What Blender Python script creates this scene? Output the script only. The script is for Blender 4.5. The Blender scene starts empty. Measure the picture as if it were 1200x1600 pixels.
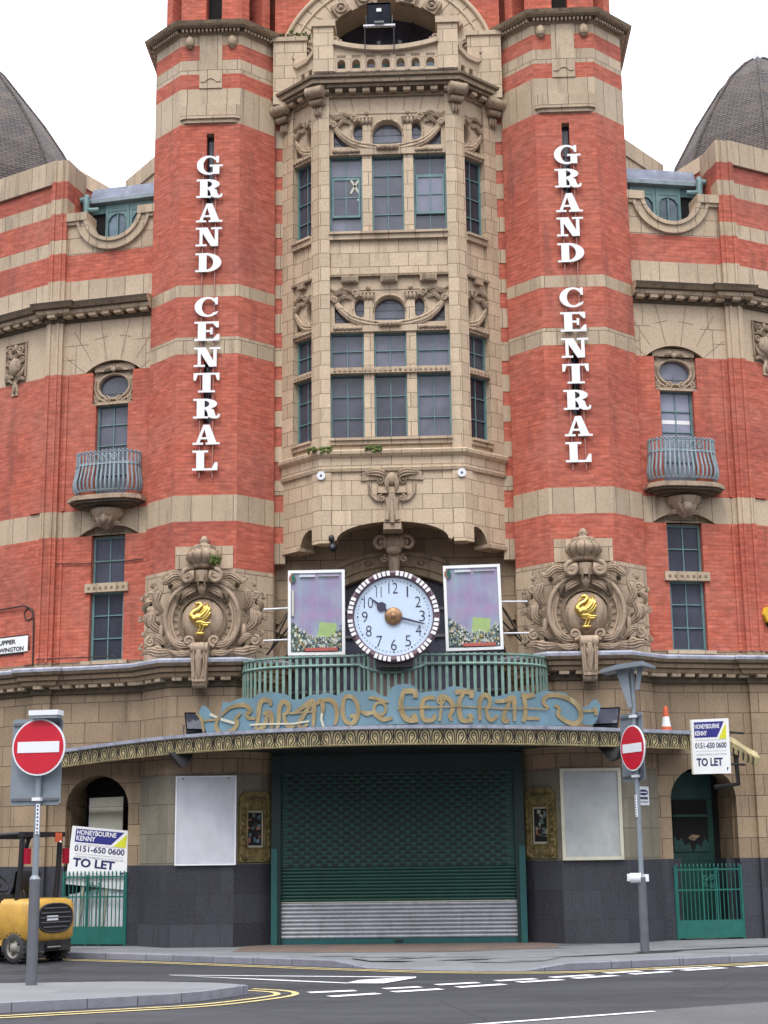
import bpy, bmesh, math, random
from mathutils import Vector, Matrix
from mathutils.geometry import tessellate_polygon
random.seed(7)
PI = math.pi
S = bpy.context.scene
COL = S.collection

# ------------------------------------------------------------------ camera
YAW, PITCH, ROLL = math.radians(2.26), math.atan(535/2400), 0.0125
fw = Vector((-math.sin(YAW)*math.cos(PITCH), math.cos(YAW)*math.cos(PITCH), math.sin(PITCH)))
r0 = Vector((math.cos(YAW), math.sin(YAW), 0)); u0 = r0.cross(fw)
rt = math.cos(ROLL)*r0 - math.sin(ROLL)*u0
up = math.cos(ROLL)*u0 + math.sin(ROLL)*r0
cd = bpy.data.cameras.new('camera'); cam = bpy.data.objects.new('camera', cd); COL.objects.link(cam)
cam.matrix_world = Matrix(((rt.x, up.x, -fw.x, 1.0), (rt.y, up.y, -fw.y, -29.5), (rt.z, up.z, -fw.z, 1.77), (0, 0, 0, 1)))
cd.sensor_fit = 'VERTICAL'; cd.sensor_height = 24; cd.sensor_width = 24; cd.lens = 36; cd.clip_end = 2000
S.camera = cam

# ------------------------------------------------------------------ world: white overcast sky, soft sun
SUN_EL, SUN_AZ = math.radians(58), math.radians(190)     # azimuth from +Y, clockwise
W = bpy.data.worlds.new('World'); S.world = W; W.use_nodes = True
nt = W.node_tree; nt.nodes.clear()
def wn(t, **k):
    n = nt.nodes.new(t)
    for a, b in k.items(): setattr(n, a, b)
    return n
sky = wn('ShaderNodeTexSky', sky_type='NISHITA', sun_disc=False)
sky.sun_elevation = SUN_EL; sky.sun_rotation = SUN_AZ; sky.dust_density = 4; sky.air_density = 1.2
tc = wn('ShaderNodeTexCoord'); nz = wn('ShaderNodeTexNoise'); nz.inputs['Scale'].default_value = 2.2; nz.inputs['Detail'].default_value = 5
cr = wn('ShaderNodeValToRGB'); cr.color_ramp.elements[0].color = (8.6, 9.0, 9.7, 1); cr.color_ramp.elements[1].color = (12.0, 12.2, 12.6, 1)
cr.color_ramp.elements[0].position = .3; cr.color_ramp.elements[1].position = .75
mx = wn('ShaderNodeMixRGB'); mx.inputs[0].default_value = .88
bg = wn('ShaderNodeBackground'); bg.inputs['Strength'].default_value = .13
wo = wn('ShaderNodeOutputWorld')
nt.links.new(tc.outputs['Generated'], nz.inputs['Vector']); nt.links.new(nz.outputs['Fac'], cr.inputs['Fac'])
nt.links.new(sky.outputs['Color'], mx.inputs[1]); nt.links.new(cr.outputs['Color'], mx.inputs[2])
sx_ = wn('ShaderNodeSeparateXYZ'); nt.links.new(tc.outputs['Generated'], sx_.inputs[0])
gr = wn('ShaderNodeValToRGB'); ge = gr.color_ramp.elements; ge[0].position = 0.0; ge[0].color = (.09, .095, .11, 1); ge[1].position = 1.0; ge[1].color = (1.75, 1.75, 1.75, 1)
for p_, v_ in ((.12, .12), (.22, .34), (.34, 1.0), (.6, 1.35)): e_ = ge.new(p_); e_.color = (v_, v_, v_*1.02, 1)  # low sky darkened, out of view, to deepen shade under the canopy
nt.links.new(sx_.outputs['Z'], gr.inputs['Fac'])
mg = wn('ShaderNodeMixRGB', blend_type='MULTIPLY'); mg.inputs[0].default_value = 1
nt.links.new(mx.outputs['Color'], mg.inputs[1]); nt.links.new(gr.outputs['Color'], mg.inputs[2])
nt.links.new(mg.outputs['Color'], bg.inputs['Color']); nt.links.new(bg.outputs['Background'], wo.inputs['Surface'])
sl = bpy.data.lights.new('sun', 'SUN'); sl.energy = 1.0; sl.angle = math.radians(14); sl.color = (1, .96, .9)
so = bpy.data.objects.new('sun', sl); COL.objects.link(so)
sd = Vector((math.sin(SUN_AZ)*math.cos(SUN_EL), math.cos(SUN_AZ)*math.cos(SUN_EL), math.sin(SUN_EL)))
so.rotation_euler = sd.to_track_quat('Z', 'Y').to_euler(); so.location = (0, -40, 60)
S.view_settings.view_transform = 'Standard'; S.view_settings.look = 'None'
S.view_settings.exposure = 0.5; S.view_settings.gamma = 1

# ------------------------------------------------------------------ materials
MATS = {}
class NT:
    def __init__(s, name):
        s.m = bpy.data.materials.new(name); s.m.use_nodes = True; s.t = s.m.node_tree
        s.b = s.t.nodes['Principled BSDF']; MATS[name] = s.m
    def n(s, typ, ins=None, **k):
        x = s.t.nodes.new(typ)
        for a, b in k.items(): setattr(x, a, b)
        for a, b in (ins or {}).items():
            if isinstance(b, bpy.types.NodeSocket): s.t.links.new(b, x.inputs[a])
            else: x.inputs[a].default_value = b
        return x
    def link(s, a, b): s.t.links.new(a, b)
    def uv(s): return s.n('ShaderNodeTexCoord').outputs['UV']
    def obj(s): return s.n('ShaderNodeNewGeometry').outputs['Position']
    def noise(s, vec, scale, detail=4, rough=.55): return s.n('ShaderNodeTexNoise', {'Vector': vec, 'Scale': scale, 'Detail': detail, 'Roughness': rough}).outputs['Fac']
    def scale(s, vec, v): return s.n('ShaderNodeMapping', {'Vector': vec, 'Scale': v}).outputs['Vector']
    def ramp(s, f, c0, c1, p0=.35, p1=.65):
        r = s.n('ShaderNodeValToRGB', {'Fac': f}); e = r.color_ramp.elements
        e[0].position, e[1].position = p0, p1; e[0].color = (*c0, 1); e[1].color = (*c1, 1); return r.outputs['Color']
    def mix(s, f, a, b, mode='MIX'):
        x = s.n('ShaderNodeMixRGB', blend_type=mode)
        for i, v in ((0, f), (1, a), (2, b)):
            if isinstance(v, bpy.types.NodeSocket): s.link(v, x.inputs[i])
            elif isinstance(v, tuple): x.inputs[i].default_value = (*v, 1)
            else: x.inputs[i].default_value = v
        return x.outputs[0]
    def bump(s, h, st=.3, d=.01):
        s.link(s.n('ShaderNodeBump', {'Height': h, 'Strength': st, 'Distance': d}).outputs['Normal'], s.b.inputs['Normal'])
    def out(s, col=None, rough=None, metal=None, spec=None):
        for k, v in (('Base Color', col), ('Roughness', rough), ('Metallic', metal), ('Specular IOR Level', spec)):
            if v is None: continue
            if isinstance(v, bpy.types.NodeSocket): s.link(v, s.b.inputs[k])
            elif isinstance(v, tuple): s.b.inputs[k].default_value = (*v, 1)
            else: s.b.inputs[k].default_value = v

def g3(v): return (v, v, v)
def brick_mat(name, c1, c2, mortar):
    m = NT(name); uv = m.uv()
    warp = m.n('ShaderNodeMixRGB', blend_type='ADD'); warp.inputs[0].default_value = .006
    m.link(uv, warp.inputs[1]); m.link(m.n('ShaderNodeTexNoise', {'Vector': uv, 'Scale': 5.0}).outputs['Color'], warp.inputs[2])
    b = m.n('ShaderNodeTexBrick', {'Vector': warp.outputs[0], 'Scale': 1.0, 'Color1': (*c1, 1), 'Color2': (*c2, 1), 'Mortar': (*mortar, 1), 'Mortar Size': .008, 'Mortar Smooth': .4, 'Bias': -.1, 'Brick Width': .228, 'Row Height': .076})
    b.offset = .5
    p = m.obj()
    big = m.noise(p, .7, 5, .6)
    c = m.mix(m.ramp(big, g3(.0), g3(.6), .45, .75), b.outputs['Color'], (.40, .17, .125), 'MIX')
    c = m.mix(m.ramp(m.noise(m.scale(p, (1, 1, 1.6)), .33, 4, .6), g3(0), g3(.55), .52, .68), c, (.27, .075, .062))
    row = m.noise(m.scale(uv, (4.4, 13.2, 1)), 1.0, 2, .6)
    c = m.mix(1.0, c, m.ramp(row, g3(.74), g3(1.18), .3, .7), 'MULTIPLY')
    st = m.noise(m.scale(p, (1.6, 1.6, .25)), 1.6, 5, .6)
    c = m.mix(m.ramp(st, g3(0), g3(.6), .55, .75), c, (.15, .065, .055))
    m.out(c, .82, spec=.2)
    m.bump(b.outputs['Fac'], -.35, .008)
brick_mat('brick', (.455, .112, .070), (.56, .158, .104), (.34, .105, .078))
def stone_mat(name, bw, rh, base, dark, joint, spread=.15, mort=.008, streak=.7):
    m = NT(name); uv = m.uv(); p = m.obj()
    b = m.n('ShaderNodeTexBrick', {'Vector': uv, 'Scale': 1.0, 'Color1': (*[x*(1-spread) for x in base], 1), 'Color2': (*[x*(1+spread) for x in base], 1), 'Mortar': (*joint, 1), 'Mortar Size': mort, 'Mortar Smooth': .2, 'Bias': 0.0, 'Brick Width': bw, 'Row Height': rh})
    b.offset = .5; b.squash = 1.0
    c = m.mix(m.ramp(m.noise(p, 1.3, 6, .62), g3(0), g3(.6), .42, .8), b.outputs['Color'], dark)
    c = m.mix(m.ramp(m.noise(m.scale(p, (3, 3, .35)), 1.5, 5, .65), g3(0), g3(streak), .54, .74), c, (.15, .11, .075))
    c = m.mix(1.0, c, m.ramp(m.noise(p, 22, 4, .6), g3(.86), g3(1.1), .3, .7), 'MULTIPLY')
    m.out(c, .62, spec=.35)
    m.bump(b.outputs['Fac'], -.4, .012)
ST = (.49, .375, .262); SD = (.335, .24, .155)
stone_mat('stone', .56, .36, ST, SD, (.10, .07, .05))
stone_mat('stone_small', .40, .30, (.555, .43, .30), (.44, .325, .215), (.17, .125, .09), .13, .008, .35)
stone_mat('stone_band', .42, 3.0, (.475, .37, .258), SD, (.11, .08, .06))
stone_mat('stone_low', .60, .40, (.315, .228, .145), (.205, .145, .09), (.075, .052, .036))
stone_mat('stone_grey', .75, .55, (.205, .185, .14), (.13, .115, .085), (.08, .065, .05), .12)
stone_mat('stone_plain', 9.0, 9.0, (.525, .405, .285), (.43, .32, .22), (.3, .22, .15), .02, .008, .4)
def carved(name, base, dark):
    m = NT(name); p = m.obj(); uv = m.uv()
    c = m.mix(m.ramp(m.noise(p, 2.2, 6, .65), g3(0), g3(.8), .4, .75), base, dark)
    c = m.mix(1.0, c, m.ramp(m.noise(p, 30, 4, .6), g3(.8), g3(1.12), .3, .7), 'MULTIPLY')
    c = m.mix(m.ramp(m.noise(m.scale(p, (3, 3, .5)), 2.2, 6, .7), g3(0), g3(.85), .52, .68), c, (.095, .07, .048))
    m.out(c, .66, spec=.3); m.bump(m.noise(p, 34, 5, .65), .5, .02)
carved('carved', (.42, .315, .225), (.27, .195, .135))
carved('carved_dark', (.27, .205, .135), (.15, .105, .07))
carved('carved_darker', (.13, .098, .066), (.06, .045, .032))  # darkest carved stone: cornice undersides, slab foot and cartouche spots
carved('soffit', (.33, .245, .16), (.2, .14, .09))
def plain(name, col, rough=.5, metal=0, var=.12, scale=6, spec=.5, dirt=None, bump=0):
    m = NT(name); p = m.obj()
    n = m.noise(p, scale, 5, .6)
    c = m.mix(1.0, col, m.ramp(n, g3(1-var), g3(1+var), .3, .7), 'MULTIPLY')
    if dirt:
        c = m.mix(m.ramp(m.noise(m.scale(p, (2.5, 2.5, .6)), 2.1, 6, .65), g3(0), g3(.75), .52, .72), c, dirt)
    m.out(c, rough, metal, spec)
    if bump: m.bump(m.noise(p, scale*4, 4), bump, .01)
plain('teal_paint', (.115, .215, .22), .5, var=.2, dirt=(.2, .27, .26))
plain('iron_green', (.19, .30, .255), .5, var=.22, dirt=(.13, .22, .19))
plain('iron_blue', (.24, .30, .33), .5, var=.2, dirt=(.13, .17, .18))
plain('gate_green', (.010, .115, .092), .45, var=.15, dirt=(.02, .12, .10))
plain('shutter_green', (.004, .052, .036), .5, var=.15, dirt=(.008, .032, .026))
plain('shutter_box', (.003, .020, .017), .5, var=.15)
plain('shutter_mesh', (.007, .056, .042), .55, var=.2, dirt=(.008, .036, .03))
plain('shutter_dark', (.004, .012, .010), .7)
plain('shutter_silver', (.34, .35, .38), .5, .35, var=.15, dirt=(.25, .25, .27))
plain('shutter_rail', (.010, .085, .085), .5)
plain('gold', (.75, .52, .14), .28, 1, var=.15)
plain('old_gold', (.20, .155, .06), .5, .3, var=.45, scale=9, dirt=(.05, .04, .02), bump=.5)
plain('fascia_gold', (.46, .38, .20), .5, .2, var=.25, scale=4, dirt=(.20, .15, .075))
plain('sign_gold', (.29, .215, .105), .5, .25, var=.3, scale=3, dirt=(.42, .36, .2))
plain('black_paint', (.012, .011, .012), .5)
plain('dark_iron', (.03, .028, .028), .5, .3)
plain('white_paint', (.80, .80, .80), .45, var=.04)
plain('board_white', (.50, .51, .56), .5, var=.08, scale=3, dirt=(.43, .44, .48))
plain('board_grey', (.33, .35, .35), .55, var=.12, scale=3, dirt=(.42, .43, .41))
plain('cream_wood', (.50, .48, .38), .6, var=.1)
plain('cyan_board', (.125, .215, .265), .5, var=.15, scale=2, dirt=(.095, .18, .23))
plain('lead', (.42, .44, .52), .5, .3, var=.25, scale=4, dirt=(.16, .17, .22), bump=.4)
plain('lead_dark', (.13, .145, .20), .5, .2, var=.3, scale=3, dirt=(.26, .29, .33))
plain('grey_metal', (.13, .135, .15), .5, .3, var=.1)
plain('plate_grey', (.22, .255, .29), .5, .2, var=.08)
plain('sign_red', (.50, .012, .03), .4, var=.05)
plain('sign_white', (.72, .74, .78), .4, var=.03)
plain('navy', (.02, .022, .20), .5, var=.05)
plain('navy_text', (.018, .016, .10), .5, var=.05)
plain('lime', (.62, .62, .03), .5, var=.05)
plain('grey_text', (.42, .42, .52), .5)
plain('clock_face', (.55, .66, .80), .4, var=.03)
plain('clock_ink', (.035, .035, .07), .5)
plain('clock_pink', (.11, .06, .085), .5)
plain('bronze', (.30, .17, .09), .4, .6, var=.3, scale=20)
plain('yellow_machine', (.52, .30, .055), .42, var=.16, scale=5, dirt=(.33, .20, .06))
plain('rubber', (.035, .035, .036), .85, var=.2, bump=.4)
plain('wheel_rim', (.22, .21, .18), .6, var=.2)
plain('orange', (.55, .10, .035), .6, var=.2, dirt=(.35, .10, .05))
plain('lamp_red', (.35, .01, .03), .25)
plain('alarm_yellow', (.70, .42, .03), .4)
plain('rail_pink', (.40, .20, .17), .6)
plain('pink_backing', (.33, .24, .22), .6, var=.15)
plain('moss', (.10, .13, .03), .9, var=.4, scale=20, bump=.8)
plain('door_green', (.01, .065, .05), .45, var=.2, dirt=(.012, .03, .028))
plain('interior_dark', (.012, .011, .012), .9)
plain('plastic_white', (.72, .74, .78), .5, var=.06)
plain('cable', (.03, .022, .02), .6)
plain('lime_note', (.32, .44, .17), .6, var=.08)
plain('poster_red', (.42, .10, .08), .6, var=.2)
plain('yellow_line', (.56, .46, .21), .75, var=.2, scale=8, dirt=(.25, .21, .13))
plain('road_white', (.70, .70, .71), .7, var=.15, scale=12, dirt=(.38, .38, .39))
def glass_mat(name, base, rough=.08, var=.4):
    m = NT(name); p = m.obj()
    n = m.noise(m.scale(p, (1.3, 1.3, 1.1)), 1.7, 3)
    c = m.mix(1.0, base, m.ramp(n, g3(1-var), g3(1+var*1.6), .35, .7), 'MULTIPLY')
    c = m.mix(1.0, c, m.ramp(m.n('ShaderNodeObjectInfo').outputs['Random'], g3(.65), g3(1.5), 0, 1), 'MULTIPLY')
    m.out(c, rough, 0, .5); m.bump(m.noise(p, 3, 2), .06, .02)
glass_mat('glass_pale', (.17, .175, .23), .06, .12)
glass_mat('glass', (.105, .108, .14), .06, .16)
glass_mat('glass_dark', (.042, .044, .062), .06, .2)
glass_mat('glass_teal', (.10, .15, .19))
m = NT('granite'); p = m.obj(); uv = m.uv()
b = m.n('ShaderNodeTexBrick', {'Vector': uv, 'Scale': 1.0, 'Color1': (.026, .027, .036, 1), 'Color2': (.048, .050, .062, 1), 'Mortar': (.018, .016, .018, 1), 'Mortar Size': .005, 'Brick Width': .95, 'Row Height': .54})
c = m.mix(m.ramp(m.noise(m.scale(p, (4, 4, .5)), 2.5, 6, .7), g3(0), g3(.9), .5, .75), b.outputs['Color'], (.022, .019, .016))
c = m.mix(m.ramp(m.noise(p, 38, 3), g3(0), g3(.55), .5, .70), c, (.095, .097, .12))
m.out(c, .42, spec=.45); m.bump(b.outputs['Fac'], -.3, .01)
m = NT('roof_tile'); uv = m.uv(); p = m.obj()
b = m.n('ShaderNodeTexBrick', {'Vector': uv, 'Scale': 1.0, 'Color1': (.095, .085, .082, 1), 'Color2': (.150, .128, .115, 1), 'Mortar': (.035, .03, .033, 1), 'Mortar Size': .016, 'Mortar Smooth': .4, 'Brick Width': .22, 'Row Height': .075})
c = m.mix(m.ramp(m.noise(p, 1.8, 5), g3(0), g3(.6), .45, .75), b.outputs['Color'], (.17, .13, .10))
m.out(c, .8, spec=.3); m.bump(b.outputs['Fac'], -.8, .03)
m = NT('asphalt'); p = m.obj()
c = m.mix(m.ramp(m.noise(m.scale(p, (.25, 1.1, 1)), .9, 5, .6), g3(0), g3(.8), .42, .68), (.031, .031, .037), (.062, .061, .069))
v_ = m.n('ShaderNodeTexVoronoi', {'Vector': m.mix(.25, p, m.n('ShaderNodeTexNoise', {'Vector': p, 'Scale': 1.4, 'Detail': 4.0}).outputs['Color'], 'ADD'), 'Scale': .42}, feature='DISTANCE_TO_EDGE').outputs['Distance']
c = m.mix(m.ramp(v_, g3(.8), g3(0), .0, .012), c, (.018, .018, .02))
c = m.mix(m.ramp(m.noise(p, 1.1, 4, .6), g3(0), g3(.8), .60, .66), c, (.026, .025, .028))
c = m.mix(1.0, c, m.ramp(m.noise(p, 60, 3, .7), g3(.6), g3(1.45), .3, .7), 'MULTIPLY')
m.out(c, .8, spec=.4); m.bump(m.noise(p, 90, 3), .5, .01)
m = NT('asphalt_old'); p = m.obj()
c = m.mix(m.ramp(m.noise(p, .8, 5, .6), g3(0), g3(.8), .4, .7), (.085, .084, .088), (.115, .112, .115))
c = m.mix(1.0, c, m.ramp(m.noise(p, 60, 3, .7), g3(.6), g3(1.4), .3, .7), 'MULTIPLY')
m.out(c, .8, spec=.4); m.bump(m.noise(p, 90, 3), .5, .01)
m = NT('paving'); p = m.obj(); uv = m.uv()
b = m.n('ShaderNodeTexBrick', {'Vector': uv, 'Scale': 1.0, 'Color1': (.17, .174, .184, 1), 'Color2': (.212, .217, .228, 1), 'Mortar': (.19, .19, .195, 1), 'Mortar Size': .006, 'Brick Width': .9, 'Row Height': .6})
c = m.mix(m.ramp(m.noise(p, .8, 6, .62), g3(0), g3(.7), .47, .72), b.outputs['Color'], (.17, .175, .175))
st = m.ramp(m.noise(m.scale(p, (.35, 1.6, 1)), 1.2, 4, .55), g3(0), g3(1), .60, .64)
c = m.mix(m.mix(1.0, st, g3(.7), 'MULTIPLY'), c, (.075, .075, .08))
m.out(c, .7, spec=.35); m.bump(m.noise(p, 60, 3), .2, .006)
m = NT('paving_brown'); p = m.obj(); uv = m.uv()
b = m.n('ShaderNodeTexBrick', {'Vector': uv, 'Scale': 1.0, 'Color1': (.17, .12, .095, 1), 'Color2': (.22, .15, .12, 1), 'Mortar': (.12, .09, .08, 1), 'Mortar Size': .006, 'Brick Width': .3, 'Row Height': .15})
m.out(m.mix(m.ramp(m.noise(p, 1.5, 5), g3(0), g3(.7), .4, .7), b.outputs['Color'], (.11, .09, .08)), .75)
m = NT('kerb_stone'); p = m.obj(); uv = m.uv()
b = m.n('ShaderNodeTexBrick', {'Vector': uv, 'Scale': 1.0, 'Color1': (.18, .18, .22, 1), 'Color2': (.235, .235, .27, 1), 'Mortar': (.06, .06, .07, 1), 'Mortar Size': .008, 'Brick Width': .9, 'Row Height': 2.0})
c = m.mix(m.ramp(m.noise(p, 6, 5, .65), g3(0), g3(.7), .45, .75), b.outputs['Color'], (.12, .115, .13))
m.out(c, .75)
m = NT('poster_art'); uv = m.n('ShaderNodeTexCoord').outputs['Generated']
sep = m.n('ShaderNodeSeparateXYZ', {'Vector': uv}); 
pz = m.noise(m.scale(uv, (2.2, 1, 1.6)), 1.6, 4, .55)
c = m.mix(m.ramp(pz, g3(0), g3(1), .35, .65), (.27, .22, .37), (.29, .36, .43))
c = m.mix(m.ramp(m.noise(m.scale(uv, (1.2, 1, 2.4)), 2.3, 3), g3(0), g3(.8), .45, .7), c, (.37, .25, .40))
m.out(c, .35)
for k, cc in enumerate([(.10, .14, .13), (.33, .36, .28), (.50, .50, .44), (.30, .13, .09), (.52, .38, .12), (.12, .20, .26), (.22, .30, .12), (.62, .62, .60)]):
    plain('crowd_%s' % 'abcdefgh'[k], cc, .4)

# ------------------------------------------------------------------ mesh builder
def rot2(a): return Matrix.Rotation(a, 4, 'Z')
class MB:
    def __init__(s, M=None, sx=1):
        s.M = M or Matrix(); s.sx = sx; s.V = []; s.F = []
    def P(s, p):
        q = s.M @ Vector(p); return Vector((q.x*s.sx, q.y, q.z))
    def face(s, pts, mat, sm=False):
        i = len(s.V); s.V += [s.P(p) for p in pts]; s.F.append((tuple(range(i, i+len(pts))), mat, sm))
    def grid(s, rows, mat, sm=True, cu=False, cv=False):
        i = len(s.V); nr, nc = len(rows), len(rows[0])
        for r in rows: s.V += [s.P(p) for p in r]
        for a in range(nr if cv else nr-1):
            for b in range(nc if cu else nc-1):
                a2, b2 = (a+1) % nr, (b+1) % nc
                s.F.append(((i+a*nc+b, i+a*nc+b2, i+a2*nc+b2, i+a2*nc+b), mat, sm))
    def box(s, x0, x1, y0, y1, z0, z1, mat):
        c = [(x, y, z) for z in (z0, z1) for y in (y0, y1) for x in (x0, x1)]
        i = len(s.V); s.V += [s.P(p) for p in c]
        for f in ((0, 1, 3, 2), (4, 6, 7, 5), (0, 4, 5, 1), (1, 5, 7, 3), (3, 7, 6, 2), (2, 6, 4, 0)):
            s.F.append((tuple(i+k for k in f), mat, False))
    def prism(s, loop, y0, y1, mat, holes=(), side=None, back=False):      # loop in the x-z plane, front face at y0
        ls = [list(loop)] + [list(h) for h in holes]
        flat = [q for l in ls for q in l]
        tris = tessellate_polygon([[Vector((a, b, 0)) for a, b in l] for l in ls])
        i = len(s.V); s.V += [s.P((a, y0, b)) for a, b in flat]
        for t in tris: s.F.append((tuple(i+k for k in t), mat, False))
        if back:
            i = len(s.V); s.V += [s.P((a, y1, b)) for a, b in flat]
            for t in tris: s.F.append((tuple(i+k for k in t), mat, False))
        for l in ls:
            n = len(l)
            for k in range(n):
                a, b = l[k], l[(k+1) % n]
                s.face([(a[0], y0, a[1]), (b[0], y0, b[1]), (b[0], y1, b[1]), (a[0], y1, a[1])], side or mat)
    def plan(s, loop, z0, z1, mat, top=None, bottom=True):                 # loop in the x-y plane
        tris = tessellate_polygon([[Vector((a, b, 0)) for a, b in loop]])
        for z in ((z0, z1) if bottom else (z1,)):
            i = len(s.V); s.V += [s.P((a, b, z)) for a, b in loop]
            for t in tris: s.F.append((tuple(i+k for k in t), (top or mat) if z == z1 else mat, False))
        n = len(loop)
        for k in range(n):
            a, b = loop[k], loop[(k+1) % n]
            s.face([(*a, z0), (*b, z0), (*b, z1), (*a, z1)], mat)
    def sweep(s, path, prof, mat, sm=False, mats=None, caps=True):         # plan path (left to right), profile (out, z)
        off = miter(path)
        rows = [[(p[0]+o[0]*w, p[1]+o[1]*w, z) for p, o in zip(path, off)] for w, z in prof]
        for k in range(len(prof)-1): s.grid(rows[k:k+2], mats[k] if mats else mat, sm)
        if caps:
            for e in (0, -1): s.face([r[e] for r in rows], mat)
    def dentils(s, path, o0, o1, z0, z1, w, step, mat):
        for (a, b) in zip(path[:-1], path[1:]):
            d = Vector((b[0]-a[0], b[1]-a[1])); L = d.length
            if L < step*.8: continue
            d /= L; n = Vector((d.y, -d.x)); k = max(1, round(L/step))
            for j in range(k):
                c = (j+.5)*L/k
                q = [Vector(a)+d*(c+e)+n*o for e, o in ((-w/2, o0), (w/2, o0), (w/2, o1), (-w/2, o1))]
                s.plan([tuple(x) for x in q], z0, z1, mat)
    def tube(s, pts, r, mat, n=7, flat=1.0, caps=True, closed=False):
        pts = [Vector(p) for p in pts]; N = len(pts)
        R = r if isinstance(r, (list, tuple)) else [r]*N
        rows = []; prev = None
        for k in range(N):
            t = (pts[(k+1) % N]-pts[k-1]) if closed else (pts[min(k+1, N-1)]-pts[max(k-1, 0)])
            t.normalize()
            ref = prev if prev is not None else (Vector((0, 1, 0)) if abs(t.y) < .9 else Vector((1, 0, 0)))
            e1 = (ref - t*ref.dot(t)).normalized(); e2 = t.cross(e1); prev = e1
            rows.append([pts[k] + (e1*math.cos(2*PI*j/n)*flat + e2*math.sin(2*PI*j/n))*R[k] for j in range(n)])
        s.grid(rows, mat, True, cu=True, cv=closed)
        if caps and not closed:
            s.face(rows[0], mat); s.face(rows[-1], mat)
    def ribbon(s, pts, w, y0, y1, mat):                                     # flat strip in the x-z plane
        N = len(pts); Wd = w if isinstance(w, (list, tuple)) else [w]*N
        A, B = [], []
        for k in range(N):
            t = Vector((pts[min(k+1, N-1)][0]-pts[max(k-1, 0)][0], pts[min(k+1, N-1)][1]-pts[max(k-1, 0)][1]))
            t = t.normalized() if t.length > 1e-9 else Vector((1, 0)); nn = Vector((-t.y, t.x))
            A.append((pts[k][0]+nn.x*Wd[k]/2, pts[k][1]+nn.y*Wd[k]/2)); B.append((pts[k][0]-nn.x*Wd[k]/2, pts[k][1]-nn.y*Wd[k]/2))
        f = lambda L, y: [(a, y, b) for a, b in L]
        s.grid([f(A, y1), f(A, y0), f(B, y0), f(B, y1)], mat, False)
        s.face([f(A, y1)[0], f(A, y0)[0], f(B, y0)[0], f(B, y1)[0]], mat); s.face([f(A, y1)[-1], f(A, y0)[-1], f(B, y0)[-1], f(B, y1)[-1]], mat)
    def lathe(s, prof, c, mat, n=20, a0=0, a1=2*PI, sm=True, sy=1.0):
        full = abs(a1-a0-2*PI) < 1e-6; k = n if full else n+1
        rows = [[(c[0]+r*math.cos(a0+(a1-a0)*j/n), c[1]+r*math.sin(a0+(a1-a0)*j/n)*sy, c[2]+z) for j in range(k)] for r, z in prof]
        s.grid(rows, mat, sm, cu=full)
    def ell(s, c, rad, mat, rotm=None, n=10, m=6):
        rows = []
        for a in range(m+1):
            th = PI*a/m; row = []
            for b in range(n):
                v = Vector((rad[0]*math.sin(th)*math.cos(2*PI*b/n), rad[1]*math.sin(th)*math.sin(2*PI*b/n), rad[2]*math.cos(th)))
                if rotm: v = rotm @ v
                row.append(Vector(c)+v)
            rows.append(row)
        s.grid(rows, mat, True, cu=True)
    def disc(s, c, r, y0, y1, mat, n=40, rz=None):                         # disc facing -y
        s.prism([(c[0]+r*math.cos(2*PI*k/n), c[1]+(rz or r)*math.sin(2*PI*k/n)) for k in range(n)], y0, y1, mat)
    def build(s, name, parent=None, base=None, smooth=True):
        w = wloc(parent) if parent else Vector(base) if base is not None else s.base()
        me = bpy.data.meshes.new(name)
        me.from_pydata([v-w for v in s.V], [], [f[0] for f in s.F])
        mats = []
        for f in s.F:
            if f[1] not in mats: mats.append(f[1])
        for x in mats: me.materials.append(MATS[x])
        for pl, f in zip(me.polygons, s.F): pl.material_index = mats.index(f[1]); pl.use_smooth = f[2]
        bm = bmesh.new(); bm.from_mesh(me); bmesh.ops.recalc_face_normals(bm, faces=bm.faces[:])
        uvl = bm.loops.layers.uv.new('UVMap')
        for f in bm.faces:
            n = f.normal
            if abs(n.z) > .92:
                for l in f.loops: l[uvl].uv = (l.vert.co.x+w.x, l.vert.co.y+w.y)
            else:
                t = Vector((-n.y, n.x, 0))
                t = t.normalized() if t.length > 1e-6 else Vector((1, 0, 0))
                if t.x < 0: t = -t
                sl_ = math.sqrt(max(.05, 1-n.z*n.z))
                for l in f.loops:
                    q = l.vert.co+w; l[uvl].uv = (q.dot(t), q.z/sl_)
        bm.to_mesh(me); bm.free()
        o = bpy.data.objects.new(name, me); COL.objects.link(o)
        if parent: o.parent = parent
        else: o.location = w
        return o
    def base(s):
        xs = [v.x for v in s.V]; ys = [v.y for v in s.V]; zs = [v.z for v in s.V]
        return Vector(((min(xs)+max(xs))/2, (min(ys)+max(ys))/2, min(zs)))
def wloc(o):
    w = Vector((0, 0, 0))
    while o: w = w+o.location; o = o.parent
    return w
def miter(path):
    N = len(path); off = []
    for k in range(N):
        ns = []
        for a, b in ((k-1, k), (k, k+1)):
            if a >= 0 and b < N:
                d = Vector((path[b][0]-path[a][0], path[b][1]-path[a][1])).normalized(); ns.append(Vector((d.y, -d.x)))
        if len(ns) == 1: off.append(ns[0])
        else:
            n = (ns[0]+ns[1]).normalized(); off.append(n/max(.35, n.dot(ns[0])))
    return off
def tag(o, label=None, cat=None, group=None, kind=None):
    if label: o['label'] = label
    if cat: o['category'] = cat
    if group: o['group'] = group
    if kind: o['kind'] = kind
    return o
def thing(name, loc, label, cat, group=None):
    o = bpy.data.objects.new(name, None); COL.objects.link(o); o.location = loc; o.empty_display_size = .2
    return tag(o, label, cat, group)
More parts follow.
